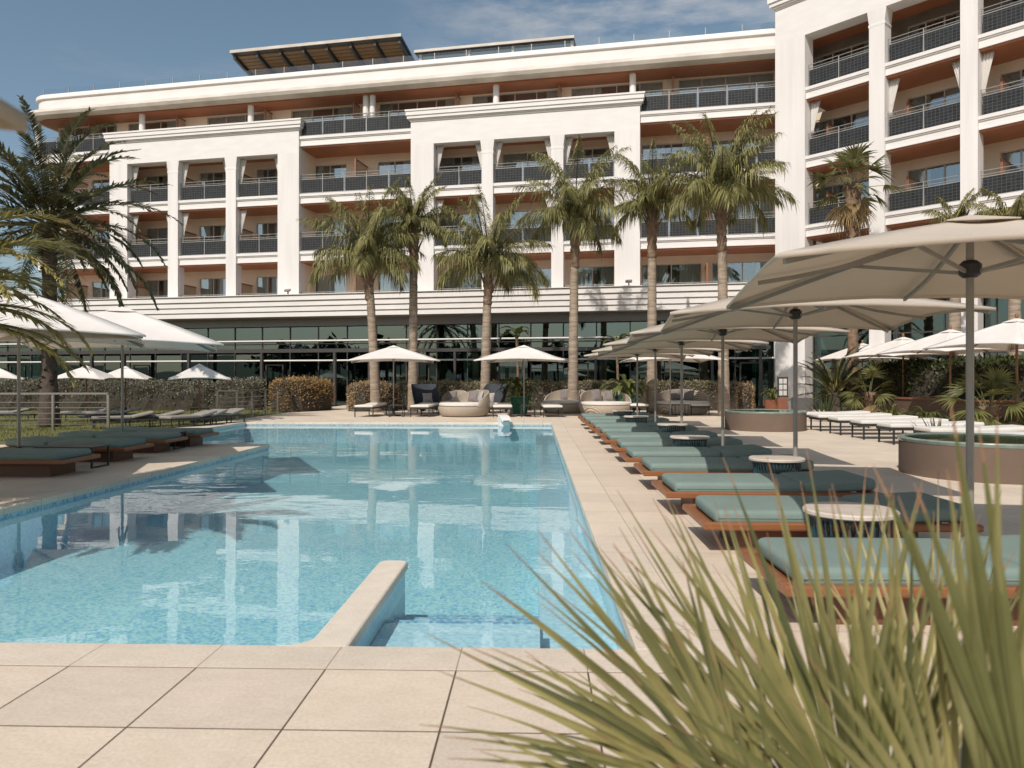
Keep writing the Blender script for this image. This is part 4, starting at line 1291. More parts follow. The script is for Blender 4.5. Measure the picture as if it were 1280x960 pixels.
o = copy_tree(par); place(o, True, 'parasol with only its hem showing at the top right corner of the photo', (1.965, -.49, 0), R(-8), G1)
G2 = 'white parasols over the left deck'
parw = make_parasol('parasol', 'x', 'parasol', 1.85, 2.85, 2.08, 'canvas_white', 'pole_grey', group=G2)
for k, (x, y, a, lab) in enumerate(((-8.4, 12.05, 28, 'large white parasol at the left edge over the front left teal loungers'), (-8.38, 15.1, 25, 'large white parasol over the farther left teal loungers, its tip over the lawn'), (-8.5, 8.3, 20, 'unseen white parasol added past the left edge to shade the left deck'))):  # last parasol is out of view, added to cast shade on the left deck
    place(parw, k == 0, lab, (x, y, 0), R(a), G2)
# near cream parasol of which only one corner shows at the left edge
parc = make_parasol('parasol', 'cream parasol showing only its corner at the upper left edge', 'parasol', 1.35, 2.13, 1.732, 'canvas_cream', 'pole_grey', val=.02)
parc.location = (-1.99, -.42, 0); parc.rotation_euler.z = R(0)
G3 = 'white parasols over the daybed group behind the pool'
par3 = make_parasol('parasol', 'x', 'parasol', 1.68, 2.72, 2.13, 'canvas_white', 'steel', group=G3)
for k, (px, d, a, lab) in enumerate(((492, 29.5, 12, 'white parasol left of the round daybed beyond the pool'), (655, 29.3, -6, 'white parasol over the green pot and round daybed beyond the pool'), (838, 29.0, 4, 'white parasol behind the far end of the taupe parasol row'))):
    p = at_depth(px, 475, d); place(par3, k == 0, lab, (p.x, p.y, 0), R(a), G3)
G4 = 'white parasols with wooden poles on the right'
par4 = make_parasol('parasol', 'x', 'parasol', 1.5, 2.95, 2.25, 'canvas_white', 'teak_pole', .032, group=G4, finial=True)
for k, (px, d, lab) in enumerate(((1078, 32.5, 'white parasol on a wooden pole, farthest left by the cycad'), (1129, 27.8, 'white parasol on a wooden pole, second from the left before the hedge'), (1188, 23.6, 'white parasol on a wooden pole, third from the left before the hedge'), (1271, 19.4, 'white parasol on a wooden pole at the right edge, nearest of its row'))):
    p = at_depth(px, 475, d); place(par4, k == 0, lab, (p.x, p.y, 0), R(8 + 3*k), G4)
G5 = 'small white parasols on the lawn'
par5 = make_parasol('parasol', 'x', 'parasol', .95, 1.92, 1.42, 'canvas_white', 'teak_pole', .024, group=G5)
for k, (px, d, lab) in enumerate(((108, 28.5, 'small white parasol on the lawn just right of the date palm'), (157, 30.0, 'small white parasol in the middle of the lawn hedge'), (249, 25.4, 'small white parasol on the lawn left of the steel railing'), (-6, 29.5, 'small white parasol on the lawn left of the date palm at the left edge'))):
    p = at_depth(px, 475, d); place(par5, k == 0, lab, (p.x, p.y, 0), R(10 + 8*k), G5)

# ================================================================== TEAL POOL LOUNGERS (foot end at local x=0, length along +x)
def make_lounger():
    t = thing('sun_lounger', 'x', 'sun lounger', (0, 0, 0))
    b = MB(); b.box(.30, 1.75, .16, .78, 0, .185); b.build('plinth', MT['teak_dark'], t)
    b = MB()
    Lx, Wy = 2.18, .95
    for (x0, x1, y0, y1) in ((0, Lx, 0, .07), (0, Lx, Wy-.07, Wy), (0, .07, .0701, Wy-.0701), (Lx-.07, Lx, .0701, Wy-.0701)):
        rs = []
        for ins, z in ((.014, .196), (0, .208), (0, .246), (.014, .259)): rs.append([(x0+ins, y0+ins, z), (x1-ins, y0+ins, z), (x1-ins, y1-ins, z), (x0+ins, y1-ins, z)])
        b.rings(rs)
    for k in range(9): b.box(.08 + k*.215, .26 + k*.215, .0705, Wy-.0705, .205, .228)
    b.build('frame', MT['teak'], t)
    b = MB(); b.cushion(.75, Wy/2, 1.30, .86, .232, .352, .042, .014); b.build('seat_cushion', MT['teal_fabric'], t, smooth='all')
    b = MB(); b.M = Matrix.Translation((1.405, 0, .235)) @ Matrix.Rotation(R(-3.0), 4, 'Y'); b.cushion(.37, Wy/2, .74, .86, .0, .122, .042, .014); o = b.build('back_cushion', MT['teal_fabric'], t, smooth='all')
    b = MB(); b.tube([(.12, Wy/2-.431, .292), (1.38, Wy/2-.431, .292)], .006, 5); b.build('piping', MT['teal_fabric'], t)
    b = MB(); b.tube([(.12, Wy/2+.431, .292), (1.38, Wy/2+.431, .292)], .006, 5); b.build('piping', MT['teal_fabric'], t)
    return t
GL = 'teal loungers along the right side of the pool'
lg = make_lounger()
lab = ['teal lounger nearest the camera, behind the palm leaves', 'second teal lounger from the camera on the right, behind the nearest drum table', 'third teal lounger from the camera in the right poolside row',
       'fourth teal lounger from the camera, behind the second drum table', 'fifth teal lounger from the camera in the right poolside row', 'sixth teal lounger from the camera in the right poolside row',
       'seventh teal lounger from the camera in the right poolside row', 'eighth teal lounger from the camera in the right poolside row', 'ninth teal lounger from the camera in the right row',
       'tenth teal lounger from the camera in the right row', 'eleventh teal lounger of the right row, second from its far end', 'farthest teal lounger of the right row, beside the wicker daybed']
ly = [4.22, 6.08, 7.72, 9.50, 11.08, 12.75, 14.4, 16.2, 17.85, 19.65, 21.3, 23.05]
for k in range(12):
    place(lg, k == 0, lab[k], (1.33 + (.02 if k % 2 else 0) + (.05 if k == 0 else 0), ly[k], 0), R((0.4, -.5, .3, -.2, .6, -.4, .2, 0, -.3, .4, 0, .2)[k]), GL)
GL2 = 'teal loungers on the left deck'
for k, (x, y, l2) in enumerate(((-6.72, 10.55, 'teal lounger on the left deck, nearest and cut by the left edge'), (-6.88, 12.5, 'teal lounger on the left deck, second from the camera'), (-7.0, 14.1, 'teal lounger on the left deck, third, in front of the second parasol pole'), (-6.95, 15.5, 'teal lounger on the left deck, farthest, by the pool corner'))):
    o = copy_tree(lg); place(o, True, l2, (x, y + .475, 0), PI + R((1, -1, .5, 0)[k]), GL2)
    o.location.y += .475
    o['label'] = l2
# black low side tables between them
def make_sidetable(name='side_table', w=.95, d=.5, h=.34, top='black'):
    t = thing(name, 'x', 'side table')
    b = MB(); b.box(-w/2, w/2, -d/2, d/2, h-.03, h); b.build('tabletop', MT[top], t)
    for sx in (-1, 1):
        b = MB(); x = sx*(w/2-.02)
        b.bar((x, -d/2+.02, 0), (x, -d/2+.02, h-.031), .025); b.bar((x, d/2-.02, 0), (x, d/2-.02, h-.031), .025); b.bar((x, -d/2+.03, .015), (x, d/2-.03, .015), .024)
        b.build('leg_frame', MT['black'], t)
    return t
st = make_sidetable()
GS = 'low black side tables'
place(st, True, 'low black side table between the two front left teal loungers', (-7.45, 11.95, 0), 0, GS)
place(copy_tree(st), True, 'low black side table between the two farther left teal loungers', (-7.7, 15.2, 0), 0, GS)
# drum tables
def make_drum():
    t = thing('drum_table', 'x', 'drum table')
    b = MB(); b.lathe([(.0, .455), (.30, .455), (.315, .465), (.315, .485), (.305, .495), (0, .497)], 40, cap=False); b.build('tabletop', MT['tabletop'], t, smooth=True)
    b = MB()
    for k in range(40):
        a = 2*PI*k/40
        for tw in (-.22, .22):
            b.tube([(math.cos(a+tw*q)*r, math.sin(a+tw*q)*r, z) for q, r, z in ((-.5, .235, .01), (0, .245, .23), (.5, .27, .45))], .0045, 4)
    b.build('wire_basket', MT['teal_base'], t)
    for r, z in ((.24, .012), (.275, .447)):
        b = MB(); b.tube([(math.cos(2*PI*j/32)*r, math.sin(2*PI*j/32)*r, z) for j in range(33)], .010, 6); b.build('hoop', MT['teal_base'], t)
    return t
dr = make_drum()
GD = 'round drum tables between the right poolside loungers'
for k, (x, y, l2) in enumerate(((2.22, 5.40, 'nearest round drum table with pale top between the first two right loungers'), (2.83, 8.95, 'second round drum table from the camera on the right poolside'), (2.5, 12.32, 'third round drum table from the camera on the right poolside'), (2.85, 15.8, 'fourth round drum table from the camera on the right poolside'), (2.55, 19.2, 'fifth round drum table on the right poolside'), (2.6, 22.6, 'farthest round drum table of the right poolside row'))):
    place(dr, k == 0, l2, (x, y, 0), 0, GD)

# ================================================================== WHITE LOUNGERS (metal legs)
def make_flat_lounger(name, cush, L=1.95, W=.72, h=.34, raised=0):
    t = thing(name, 'x', 'sun lounger')
    b = MB()
    b.box(0, L, 0, .04, h-.05, h); b.box(0, L, W-.04, W, h-.05, h); b.box(0, .04, .0401, W-.0401, h-.05, h); b.box(L-.04, L, .0401, W-.0401, h-.05, h)
    b.box(L*.62, L*.62+.04, .0401, W-.0401, h-.045, h)
    b.box(.041, L-.041, .041, W-.041, h-.02, h-.005)
    b.build('frame', MT['black'], t)
    for x in (.06, L-.08):
        for y in (.02, W-.02):
            b = MB(); b.bar((x, y, 0), (x, y, h-.051), .035); b.build('leg', MT['black'], t)
    b = MB(); b.cushion(L*.31, W/2, L*.62, W*.98, h+.002, h+.09, .03, .012); b.build('seat_cushion', MT[cush], t, smooth='all')
    b = MB(); b.M = Matrix.Translation((L*.622, 0, h+.002)) @ Matrix.Rotation(R(-raised), 4, 'Y'); b.cushion(L*.188, W/2, L*.376, W*.98, 0, .09, .03, .012); b.build('back_cushion', MT[cush], t, smooth='all')
    return t
wlg = make_flat_lounger('sun_lounger', 'cushion_white', 2.0, .74, .36, 3)
GW = 'white loungers with black legs on the right terrace'
for k, (x, y, l2) in enumerate(((7.8, 13.6, 'white lounger with black legs just behind the nearest round basin'), (7.78, 15.1, 'white lounger on black legs, second from the nearest round basin'), (7.68, 16.55, 'white lounger on black legs, third from the nearest round basin'), (7.64, 17.95, 'white lounger on black legs, fourth from the nearest round basin'), (7.66, 19.35, 'white lounger on black legs, fifth from the nearest round basin'), (7.7, 20.8, 'white lounger on black legs, second from the far end of its row'), (7.75, 22.3, 'white lounger on black legs, farthest of the right terrace row'))):
    place(wlg, k == 0, l2, (x, y, 0), R(-2 + k % 3), GW)
GC = 'white loungers facing the pool across its far edge'
for k, (px, d, l2) in enumerate(((440, 28.5, 'white lounger facing the pool, leftmost of the far edge row'), (510, 28.5, 'white lounger facing the pool just left of the round daybed'), (614, 28.4, 'white lounger facing the pool just right of the round daybed'), (677, 28.3, 'white lounger facing the pool, left of the wicker daybeds'), (786, 29.8, 'white lounger behind the far end of the teal row'), (862, 30.0, 'white lounger right of the arched daybed behind the parasol poles'))):
    p = at_depth(px, 475, d); o = copy_tree(wlg)
    place(o, True, l2, (p.x, p.y, 0), PI/2 + R(-4 if k < 2 else 3), GC)
    o.location.x += .8
GG = 'grey loungers on the lawn'
glg = make_flat_lounger('sun_lounger', 'cushion_grey', 1.9, .68, .30, 12)
for k, (px, py, a, l2) in enumerate(((74, 527, 18, 'pale grey lounger on the lawn just right of the date palm trunk'), (107, 528, 22, 'grey lounger on the lawn behind the second parasol pole'), (116, 536, 35, 'grey lounger on the lawn nearest the left teal loungers'), (160, 534, 40, 'grey lounger alone in the middle of the lawn'), (213, 535, 60, 'grey lounger on the lawn left of the railing parasol'), (242, 533, 75, 'dark grey lounger under the parasol left of the railing'), (262, 531, 70, 'grey lounger on the lawn beside the steel railing'), (-30, 527, 15, 'grey lounger on the lawn at the left edge'))):
    p = on_ground(px, py); place(glg, k == 0, l2, (p.x, p.y, -.015), R(a), GG, (.86, .86, .9))
ct = make_sidetable('side_table', .55, .55, .45)
GT2 = 'square black side tables under the far white parasols'
for k, (px, d, l2) in enumerate(((496, 28.9, 'square black side table under the left far white parasol'), (660, 28.6, 'square black side table under the middle far white parasol'), (850, 29.5, 'square black side table beside the arched daybed'))):
    p = at_depth(px, 475, d); place(ct, k == 0, l2, (p.x, p.y, 0), .05, GT2)
for k, (px, d, l2) in enumerate(((140, 27.2, 'square black side table between grey lawn loungers'), (250, 26.4, 'square black side table under the lawn parasol by the railing'))):
    p = at_depth(px, 475, d); place(copy_tree(ct), True, l2, (p.x, p.y, -.015), .3, 'square black side tables on the lawn')

# ================================================================== DAYBEDS, CHAIRS, PILLOWS
def make_daybed(r=1.0):
    t = thing('daybed', 'x', 'daybed')
    b = MB(); b.lathe([(r*.86, .03), (r*.93, .10), (r, .30), (r*.98, .385), (r*.9, .40)], 40); b.build('base', MT['wicker'], t, smooth=True)
    b = MB(); b.lathe([(r*.93, .405), (r*.965, .43), (r*.965, .49), (r*.92, .525), (r*.5, .54), (.05, .545)], 40); b.build('mattress', MT['cushion_white'], t, smooth=True)
    b = MB(); n = 22; ins, out = [], []
    A0, A1 = R(-5), R(185)
    rowi = []; 
    for layer, rr in ((0, r*1.0), (1, r*.945)):
        ids = []
        for j in range(n+1):
            a = A0 + (A1-A0)*j/n; hh = .42 + .60 * max(0, math.sin((j/n)*PI)) ** .55
            col = []
            for q in range(5):
                z = .36 + (hh - .36) * q / 4; k = 1 - .06 * (q/4) ** 2 + .03*q/4
                col.append(b.av((math.cos(a)*rr*k, math.sin(a)*rr*k, z)))
            ids.append(col)
        rowi.append(ids)
    for ids, fl in zip(rowi, (0, 1)):
        for j in range(n):
            for q in range(4):
                f = [ids[j][q], ids[j+1][q], ids[j+1][q+1], ids[j][q+1]]
                b.af(f[::-1] if fl else f)
    for j in range(n): b.af([rowi[0][j][4], rowi[0][j+1][4], rowi[1][j+1][4], rowi[1][j][4]])
    for j in (0, n):
        for q in range(4): b.af([rowi[0][j][q], rowi[0][j][q+1], rowi[1][j][q+1], rowi[1][j][q]])
    b.build('backrest', MT['wicker'], t, smooth=True)
    return t
db = make_daybed()
GB = 'round wicker daybeds behind the pool'
dbs = [(580, 29.2, -48, 1.0, 'round wicker daybed with arched back under the middle of the far edge'), (706, 32.3, -25, 1.0, 'wicker daybed with grey pillows left of its twin, near the hedge'), (757, 30.4, 5, 1.08, 'round wicker daybed with two dark pillows at the end of the teal row'), (853, 31.2, -8, 1.1, 'tall arched wicker daybed behind the taupe parasol poles')]
def pillow(label, loc, rx, rz, mat='pillow', s_=.5):
    b = MB(); b.M = Matrix.Rotation(rz, 4, 'Z') @ Matrix.Rotation(rx, 4, 'X')
    n = 8; rs = []
    for fl in (1, -1):
        ids = []
        for i in range(n+1):
            row = []
            for j in range(n+1):
                u, v = -1 + 2*i/n, -1 + 2*j/n
                th = .09 * (max(0, (1-u*u)*(1-v*v))) ** .38
                pin = 1 - .07*(1-abs(u*v))
                row.append(b.av((u*s_/2*pin, fl*th - 0, v*s_/2*pin)))
            ids.append(row)
        for i in range(n):
            for j in range(n):
                f = [ids[i][j], ids[i+1][j], ids[i+1][j+1], ids[i][j+1]]
                b.af(f if fl > 0 else f[::-1])
    o = b.build('throw_pillow', MT[mat], None, smooth='all'); o.location = loc
    return tag(o, label, 'pillow', 'throw pillows on the daybeds and chairs')
for k, (px, d, a, s_, l2) in enumerate(dbs):
    p = at_depth(px, 475, d); place(db, k == 0, l2, (p.x, p.y, 0), R(a), GB, (s_, s_, 1))
    for j in range(2):
        q = a + 90 + (-24 if j == 0 else 20)
        x = p.x + math.cos(R(q))*.66*s_; y = p.y + math.sin(R(q))*.66*s_
        pillow(('pale grey' if j == 0 else 'grey brown') + ' ' + ('right' if j == 0 else 'left') + ' pillow on the ' + ('round daybed at the far pool edge', 'daybed near the hedge', 'daybed at the end of the teal row', 'tall arched daybed behind the parasol poles')[k],
               (x, y, .76), R(-18), R(q - 90), 'pillow' if (j or k) else 'pillow2', .46)
def make_chair():
    t = thing('lounge_chair', 'x', 'lounge chair')
    b = MB(); n, m = 16, 8; rows = []
    for layer in (0, 1):
        ids = []
        for i in range(n+1):
            a = R(-10) + R(200)*i/n; s_ = math.sin((i/n)*PI)
            col = []
            for j in range(m+1):
                z = .22 + (.30 + .60 * min(1, s_*1.5) ** 1.6) * j/m; rr = ((.40 + .10*j/m) - .025*layer) / (abs(math.cos(a))**5 + abs(math.sin(a))**5) ** .2
                col.append(b.av((math.cos(a)*rr, math.sin(a)*rr*1.0 + .05 + .16*(j/m)*s_, z)))
            ids.append(col)
        rows.append(ids)
    for fl, ids in enumerate(rows):
        for i in range(n):
            for j in range(m): b.af([ids[i][j], ids[i+1][j], ids[i+1][j+1], ids[i][j+1]])
    for i in range(n): b.af([rows[0][i][m], rows[0][i+1][m], rows[1][i+1][m], rows[1][i][m]])
    for i in (0, n):
        for j in range(m): b.af([rows[0][i][j], rows[0][i][j+1], rows[1][i][j+1], rows[1][i][j]])
    b.build('shell_back', MT['navy'], t, smooth=True)
    b = MB(); b.cushion(0, -.02, .72, .74, .24, .40, .05, .02); b.build('seat_cushion', MT['cushion_grey'], t, smooth='all')
    for sx in (-.3, .3):
        for sy in (-.3, .3):
            b = MB(); b.tube([(sx, sy, 0), (sx*.9, sy*.9, .25)], .016, 6); b.build('leg', MT['black'], t)
    return t
ch = make_chair()
GH = 'dark high back chairs behind the far white loungers'
for k, (px, d, a, l2, pl) in enumerate(((534, 31.6, 22, 'dark high back rope chair at left, holding a pale pillow', 'pale pillow on the left dark high back chair'), (612, 31.8, -28, 'dark high back rope chair behind the round daybed', 'pale pillow on the dark chair behind the round daybed'))):
    p = at_depth(px, 475, d); place(ch, k == 0, l2, (p.x, p.y, 0), R(a), GH, (1.15, 1.15, 1.1))
    pillow(pl, (p.x + math.sin(R(a))*.0, p.y + .12, .66), R(-20), R(a), 'pillow2', .42)
# a low wicker armchair between them
p = at_depth(569, 475, 32.0)
o = copy_tree(db); place(o, True, 'small low wicker armchair between the two dark high back chairs', (p.x, p.y, 0), R(-10), None, (.62, .62, .95)); o['category'] = 'armchair'; o.name = 'wicker_armchair'
if 'group' in o: del o['group']
pillow('grey pillow on the small low wicker armchair', (p.x - .15, p.y + .30, .72), R(-18), R(8), 'pillow', .42)

# ================================================================== ROUND BASINS
def basin(label, x, y, r, h):
    t = thing('round_basin', label, 'water basin', (x, y, 0), 0, 'round raised water basins on the right terrace')
    b = MB(); b.lathe([(r, 0), (r, h-.06), (r-.09, h-.06), (r-.09, h-.2), (.0, h-.2)], 64, cap=False); b.build('wall', MT['basinwall'], t, smooth=True)
    b = MB(); b.lathe([(r+.005, h-.058), (r+.012, h-.04), (r+.02, h-.015), (r+.012, h), (r-.08, h), (r-.085, h-.058)], 64, cap=False); b.build('rim', MT['basinrim'], t, smooth=True)
    b = MB(); b.lathe([(r-.083, h-.012), (.02, h-.012)], 64, cap=False); b.build('water_surface', MT['basin_water'], t)
basin('round taupe basin with pale green rim, nearer one behind the parasol pole', 6.72, 11.45, 1.18, .54)
basin('round taupe basin farther back near the white loungers', 6.5, 21.6, 1.1, .54)

# ================================================================== STEEL RAILINGS ON THE LEFT
def steel_rail(label, pts, h=1.02, wires=5, post=1.5, top=True):
    P = [Vector((p[0], p[1], 0)) for p in pts]; o0 = P[0].copy(); P = [p - o0 for p in P]
    t = thing('steel_railing', label, 'railing', (o0.x, o0.y, 0), 0, 'steel railings beside the lawn')
    for a, c in zip(P, P[1:]):
        n = max(1, round((c-a).length/post))
        for k in range(n + 1):
            if k == 0 and a is not P[0]: continue
            p = a.lerp(c, k/n); b = MB(); b.box(p.x-.03, p.x+.03, p.y-.03, p.y+.03, -.02, h-.03); b.build('post', MT['steel'], t)
    b = MB()
    for a, c in zip(P, P[1:]): b.bar(a + Vector((0,0,h)), c + Vector((0,0,h)), .09, .05)
    b.build('handrail', MT['steel'], t)
    b = MB()
    for a, c in zip(P, P[1:]):
        for k in range(wires): b.tube([a + Vector((0,0,.16 + k*(h-.25)/wires)), c + Vector((0,0,.16 + k*(h-.25)/wires))], .012, 5)
    b.build('cable', MT['steel'], t)
steel_rail('steel railing with flat handrail in front of the lawn at the left', [(-24, 19.9), (-12.0, 20.9)])
steel_rail('steel railing with horizontal bars beside the orange brown hedge', [gp(272, 26.6), gp(296, 26.6), (-10.9, 34.5)])

# ================================================================== FOREGROUND FAN PALM
pb = at_depth(1010, 475, 1.62)
t = thing('fan_palm', 'blurred fan palm with spiky olive leaves in the right foreground', 'plant', (pb.x, pb.y, 0))
rg = random.Random(91)
b = MB(); ring_trunk(b, [(0, 0, .0), (0, .02, .2), (0, 0, .42)], [.13, .12, .10], rg=rg, seg=8, rough=.12)
b.build('trunk', MT['shaggy'], t, smooth='all')
def cam_vec(x, z, y): return RT * x + Vector((0, 0, z)) + FW * y
leaves = [  # hub pixel x, y, depth; axis angle (deg in picture), lean towards camera; length m; spread deg; blades; width; sag; tone
    (935, 1000, 1.40, 143, -.05, .66, 84, 21, .019, .06, 'blade'),
    (890, 1010, 1.58, 162, .10, .58, 62, 12, .015, .12, 'blade'),
    (1010, 1020, 1.55, 124, .12, .76, 70, 18, .019, .05, 'blade'),
    (1060, 1015, 1.45, 103, .05, .72, 78, 20, .020, .04, 'blade'),
    (1120, 1020, 1.30, 88, -.02, .60, 60, 16, .017, .03, 'blade'),
    (1175, 980, 1.80, 84, .25, .78, 66, 18, .018, .10, 'blade_pale'),
    (1050, 1000, 1.85, 112, .30, .72, 64, 12, .014, .12, 'blade_pale'),
    (1240, 1050, 1.02, 82, -.02, .58, 42, 9, .026, .02, 'blade'),
    (1290, 1060, 1.00, 95, .05, .62, 30, 6, .030, .02, 'blade_green'),
    (970, 1070, 1.22, 132, -.15, .46, 84, 16, .018, .05, 'blade'),
    (1090, 1070, 1.18, 108, -.15, .48, 90, 17, .018, .05, 'blade_green'),
    (1195, 1085, 1.12, 96, -.1, .48, 84, 15, .018, .05, 'blade'),
    (850, 1040, 1.35, 168, -.05, .46, 60, 10, .016, .10, 'blade'),
]
root = Vector((pb.x, pb.y, .38))
for k, (hx, hy, d, ang, ln, L, spd, nb, w, sg, tone) in enumerate(leaves):
    b = MB()
    hub = at_depth(hx, hy, d)
    ax = cam_vec(math.cos(R(ang)), math.sin(R(ang)), ln)
    nr = cam_vec(rg.uniform(-.2, .2), .25, -1)
    fan_leaf(b, rg, hub - Vector((pb.x, pb.y, 0)), ax, nr, L, int(nb*1.2), R(spd), w*.8, .40, sg, 0, 2, root - Vector((pb.x, pb.y, 0)), 1, 11, .06)
    b.build('leaf', [MT[tone], MT['blade'], MT['drytip']], t)
# low stone planter it grows from, below the picture
t = thing('stone_planter', 'low stone planter bed holding the foreground fan palm', 'planter', (pb.x, pb.y, 0))
b = MB(); b.rings([[(-.42, -.42, z), (.42, -.42, z), (.42, .42, z), (-.42, .42, z)] if i == 0 else [(-.42+i*.0-e, -.42-e, z), (.42+e, -.42-e, z), (.42+e, .42+e, z), (-.42-e, .42+e, z)] for i, e, z in ((0, 0, .005), (1, .02, .22), (2, -.04, .22), (3, -.05, .16))])
b.build('wall', MT['basinwall'], t)
b = MB(); b.lathe([(.36, .161), (.2, .19), (.02, .20)], 16); b.build('soil', MT['soil'], t)

# ================================================================== FAR SURROUNDINGS (hills, woods behind the camera that the glass mirrors)
b = MB()
nh = 96; ring = []
for j in range(nh):
    a = 2*PI*j/nh; ring.append((math.cos(a), math.sin(a), a))
rows = []
for q, rr in ((0, 420), (1, 520), (2, 700), (3, 900)):
    rows.append([b.av((c*rr, s_*rr, (-.5 if q == 0 else (14 + 26*abs(noise.noise(Vector((c*2.3, s_*2.3, q*.4)))) + 8*noise.noise(Vector((c*7, s_*7, q)))) * (.55 if q == 1 else 1 if q == 2 else .2)))) for c, s_, a in ring])
for ra, rb_ in zip(rows, rows[1:]):
    for j in range(nh): b.af([ra[j], ra[(j+1)%nh], rb_[(j+1)%nh], rb_[j]])
tag(b.build('hills', MT['hill'], smooth='all'), kind='structure')
b = MB(); rg = random.Random(5)
for k in range(200):   # wood far behind the camera
    x = rg.uniform(-110, 110); y = -62 - rg.random()*14; hgt = rg.uniform(5, 11); r = rg.uniform(2.2, 4)
    b.tube([(x, y, -.1), (x, y, hgt*.6)], [.22, .15], 5)
    for j in range(60):
        v = Vector((rg.gauss(0,1), rg.gauss(0,1), rg.gauss(0,1))).normalized() * r * rg.uniform(.4, 1)
        p = Vector((x, y, hgt*.68)) + Vector((v.x, v.y, v.z*hgt*.09)); d = Vector((rg.gauss(0,1), rg.gauss(0,1), rg.gauss(0,1))).normalized(); s_ = d.cross(Vector((0,.3,1))).normalized(); l = rg.uniform(.6, 1.3)
        b.poly([p - d*l, p + s_*l*.7, p + d*l, p - s_*l*.7])
tag(b.build('far_wood', MT['belt']), kind='stuff')
# trees seen past the left end of the hotel
def leafy_tree(label, base, h, r, seed):
    rg = random.Random(seed); t = thing('tree', label, 'tree', base, 0, 'dark trees beyond the left end of the hotel')
    b = MB(); b.tube([(0, 0, -.1), (.1, 0, h*.3), (0, .1, h*.62)], [.3, .22, .12], 8)
    for k in range(6):
        a = k*1.05; b.tube([(0, 0, h*(.3+.05*k)), (math.cos(a)*r*.5, math.sin(a)*r*.5, h*(.5+.05*k))], [.1, .04], 5)
    b.build('trunk', MT['darktrunk'], t)
    b = MB()
    cl = [(Vector((rg.gauss(0,.45)*r, rg.gauss(0,.45)*r, h*rg.uniform(.4, .95))), rg.uniform(.3, .55)*r) for _ in range(16)]
    for k in range(3600):
        c, cr = rg.choice(cl); v = Vector((rg.gauss(0,1), rg.gauss(0,1), rg.gauss(0,.8))).normalized() * cr * rg.random() ** .4
        p = c + v; d = Vector((rg.gauss(0,1), rg.gauss(0,1), rg.gauss(0,1))).normalized(); s_ = d.cross(v if v.length > .01 else Vector((1,0,0))).normalized(); l = rg.uniform(.12, .26)
        b.poly([p - d*l, p + s_*l*.45, p + d*l, p - s_*l*.45])
    b.build('crown', MT['hedge_green'], t)
leafy_tree('dark tree beyond the left end of the hotel, behind the date palm crown', (*gp(8, 62), 0), 8.6, 3.4, 101)
leafy_tree('dark tree at the far left edge beyond the hotel', (*gp(-45, 56), 0), 8.0, 3.2, 102)

# ================================================================== CAMERA, LIGHT, SKY
cam = bpy.data.cameras.new('camera'); co = bpy.data.objects.new('camera', cam); COL.objects.link(co)
co.location = (0, 0, EYE); co.rotation_euler = (PI/2, 0, PSI)
cam.sensor_width = 36; cam.lens = 36 * F_PX / 1280; cam.shift_y = -5/1280 * -1 * -1
cam.clip_start = .05; cam.clip_end = 4000
cam.dof.use_dof = True; cam.dof.focus_distance = 22; cam.dof.aperture_fstop = 4.2
sc.camera = co
AZ = R(24.8); EL = R(45)       # light travels towards +Y, a little to the right
tr = Vector((math.sin(AZ)*math.cos(EL), math.cos(AZ)*math.cos(EL), -math.sin(EL)))
sl = bpy.data.lights.new('sun', 'SUN'); so = bpy.data.objects.new('sun', sl); COL.objects.link(so)
so.rotation_euler = tr.to_track_quat('-Z', 'Y').to_euler(); so.location = (-20, -40, 40)
sl.energy = 3.6; sl.angle = R(.53); sl.color = (1.0, .935, .86)
w = bpy.data.worlds.new('World'); sc.world = w; w.use_nodes = True
wt = w.node_tree; wt.nodes.clear()
wo_ = wt.nodes.new('ShaderNodeOutputWorld'); bg = wt.nodes.new('ShaderNodeBackground'); bg.inputs['Strength'].default_value = .098
sky = wt.nodes.new('ShaderNodeTexSky'); sky.sky_type = 'NISHITA'; sky.sun_disc = False
sky.sun_elevation = EL; sky.sun_rotation = AZ + PI; sky.air_density = 1.0; sky.dust_density = 1.6; sky.ozone_density = 1.0
hs = wt.nodes.new('ShaderNodeHueSaturation'); hs.inputs['Hue'].default_value = .485; hs.inputs['Saturation'].default_value = .92; hs.inputs['Value'].default_value = 1
wt.links.new(sky.outputs[0], hs.inputs['Color'])
tc = wt.nodes.new('ShaderNodeTexCoord').outputs['Generated']
mp = wt.nodes.new('ShaderNodeMapping'); mp.inputs['Scale'].default_value = (1.2, 1.2, 4.2); wt.links.new(tc, mp.inputs[0])
nz = wt.nodes.new('ShaderNodeTexNoise'); nz.inputs['Scale'].default_value = 2.6; nz.inputs['Detail'].default_value = 8; nz.inputs['Roughness'].default_value = .6
wt.links.new(mp.outputs[0], nz.inputs['Vector'])
cr = wt.nodes.new('ShaderNodeValToRGB'); cr.color_ramp.elements[0].position = .52; cr.color_ramp.elements[1].position = .80
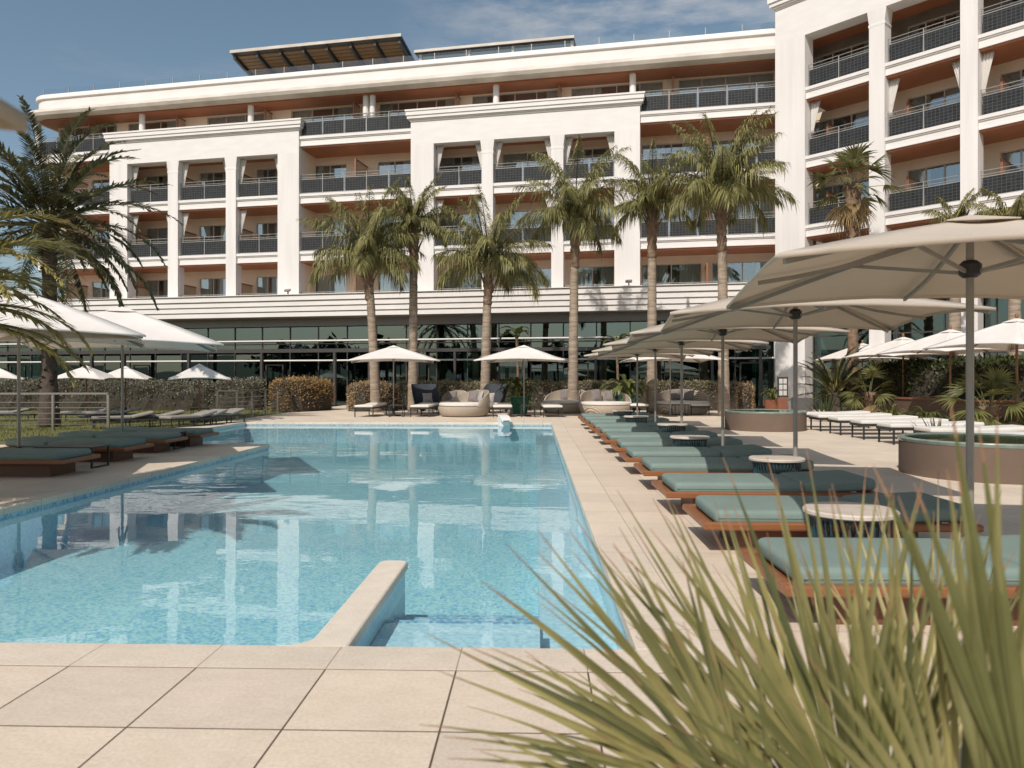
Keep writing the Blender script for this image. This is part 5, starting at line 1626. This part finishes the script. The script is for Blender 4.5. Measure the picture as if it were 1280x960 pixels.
cr.color_ramp.elements[0].color = (0, 0, 0, 1); cr.color_ramp.elements[1].color = (.25, .25, .25, 1)
wt.links.new(nz.outputs['Fac'], cr.inputs[0])
cd = at_depth(800, -10, 1.0) - Vector((0, 0, EYE)); cd.normalize()
dp = wt.nodes.new('ShaderNodeVectorMath'); dp.operation = 'DOT_PRODUCT'; dp.inputs[1].default_value = cd
wt.links.new(tc, dp.inputs[0])
msk = wt.nodes.new('ShaderNodeMapRange'); msk.inputs[1].default_value = .955; msk.inputs[2].default_value = .998
wt.links.new(dp.outputs['Value'], msk.inputs[0])
n2 = wt.nodes.new('ShaderNodeTexNoise'); n2.inputs['Scale'].default_value = 7; n2.inputs['Detail'].default_value = 9; n2.inputs['Roughness'].default_value = .62
wt.links.new(mp.outputs[0], n2.inputs['Vector'])
c2 = wt.nodes.new('ShaderNodeValToRGB'); c2.color_ramp.elements[0].position = .40; c2.color_ramp.elements[1].position = .78
wt.links.new(n2.outputs['Fac'], c2.inputs[0])
m2 = wt.nodes.new('ShaderNodeMath'); m2.operation = 'MULTIPLY'; wt.links.new(c2.outputs[0], m2.inputs[0]); wt.links.new(msk.outputs[0], m2.inputs[1])
m3 = wt.nodes.new('ShaderNodeMath'); m3.operation = 'MULTIPLY_ADD'; m3.use_clamp = True; m3.inputs[1].default_value = .9
wt.links.new(m2.outputs[0], m3.inputs[0]); wt.links.new(cr.outputs[0], m3.inputs[2])
cm = mixrgb(wt, hs.outputs[0], (6.2, 6.0, 5.9), m3.outputs[0])
wt.links.new(cm, bg.inputs[0]); wt.links.new(bg.outputs[0], wo_.inputs[0])
vs = sc.view_settings
vs.view_transform = 'Standard'; vs.look = 'None'; vs.gamma = 1; vs.use_curve_mapping = False; vs.exposure = 0.12
sc.render.engine = 'CYCLES'
cy = sc.cycles
cy.use_denoising = True
cy.max_bounces = 8; cy.diffuse_bounces = 5; cy.glossy_bounces = 4; cy.transparent_max_bounces = 16; cy.transmission_bounces = 4
cy.caustics_reflective = False; cy.caustics_refractive = False; cy.sample_clamp_indirect = 6
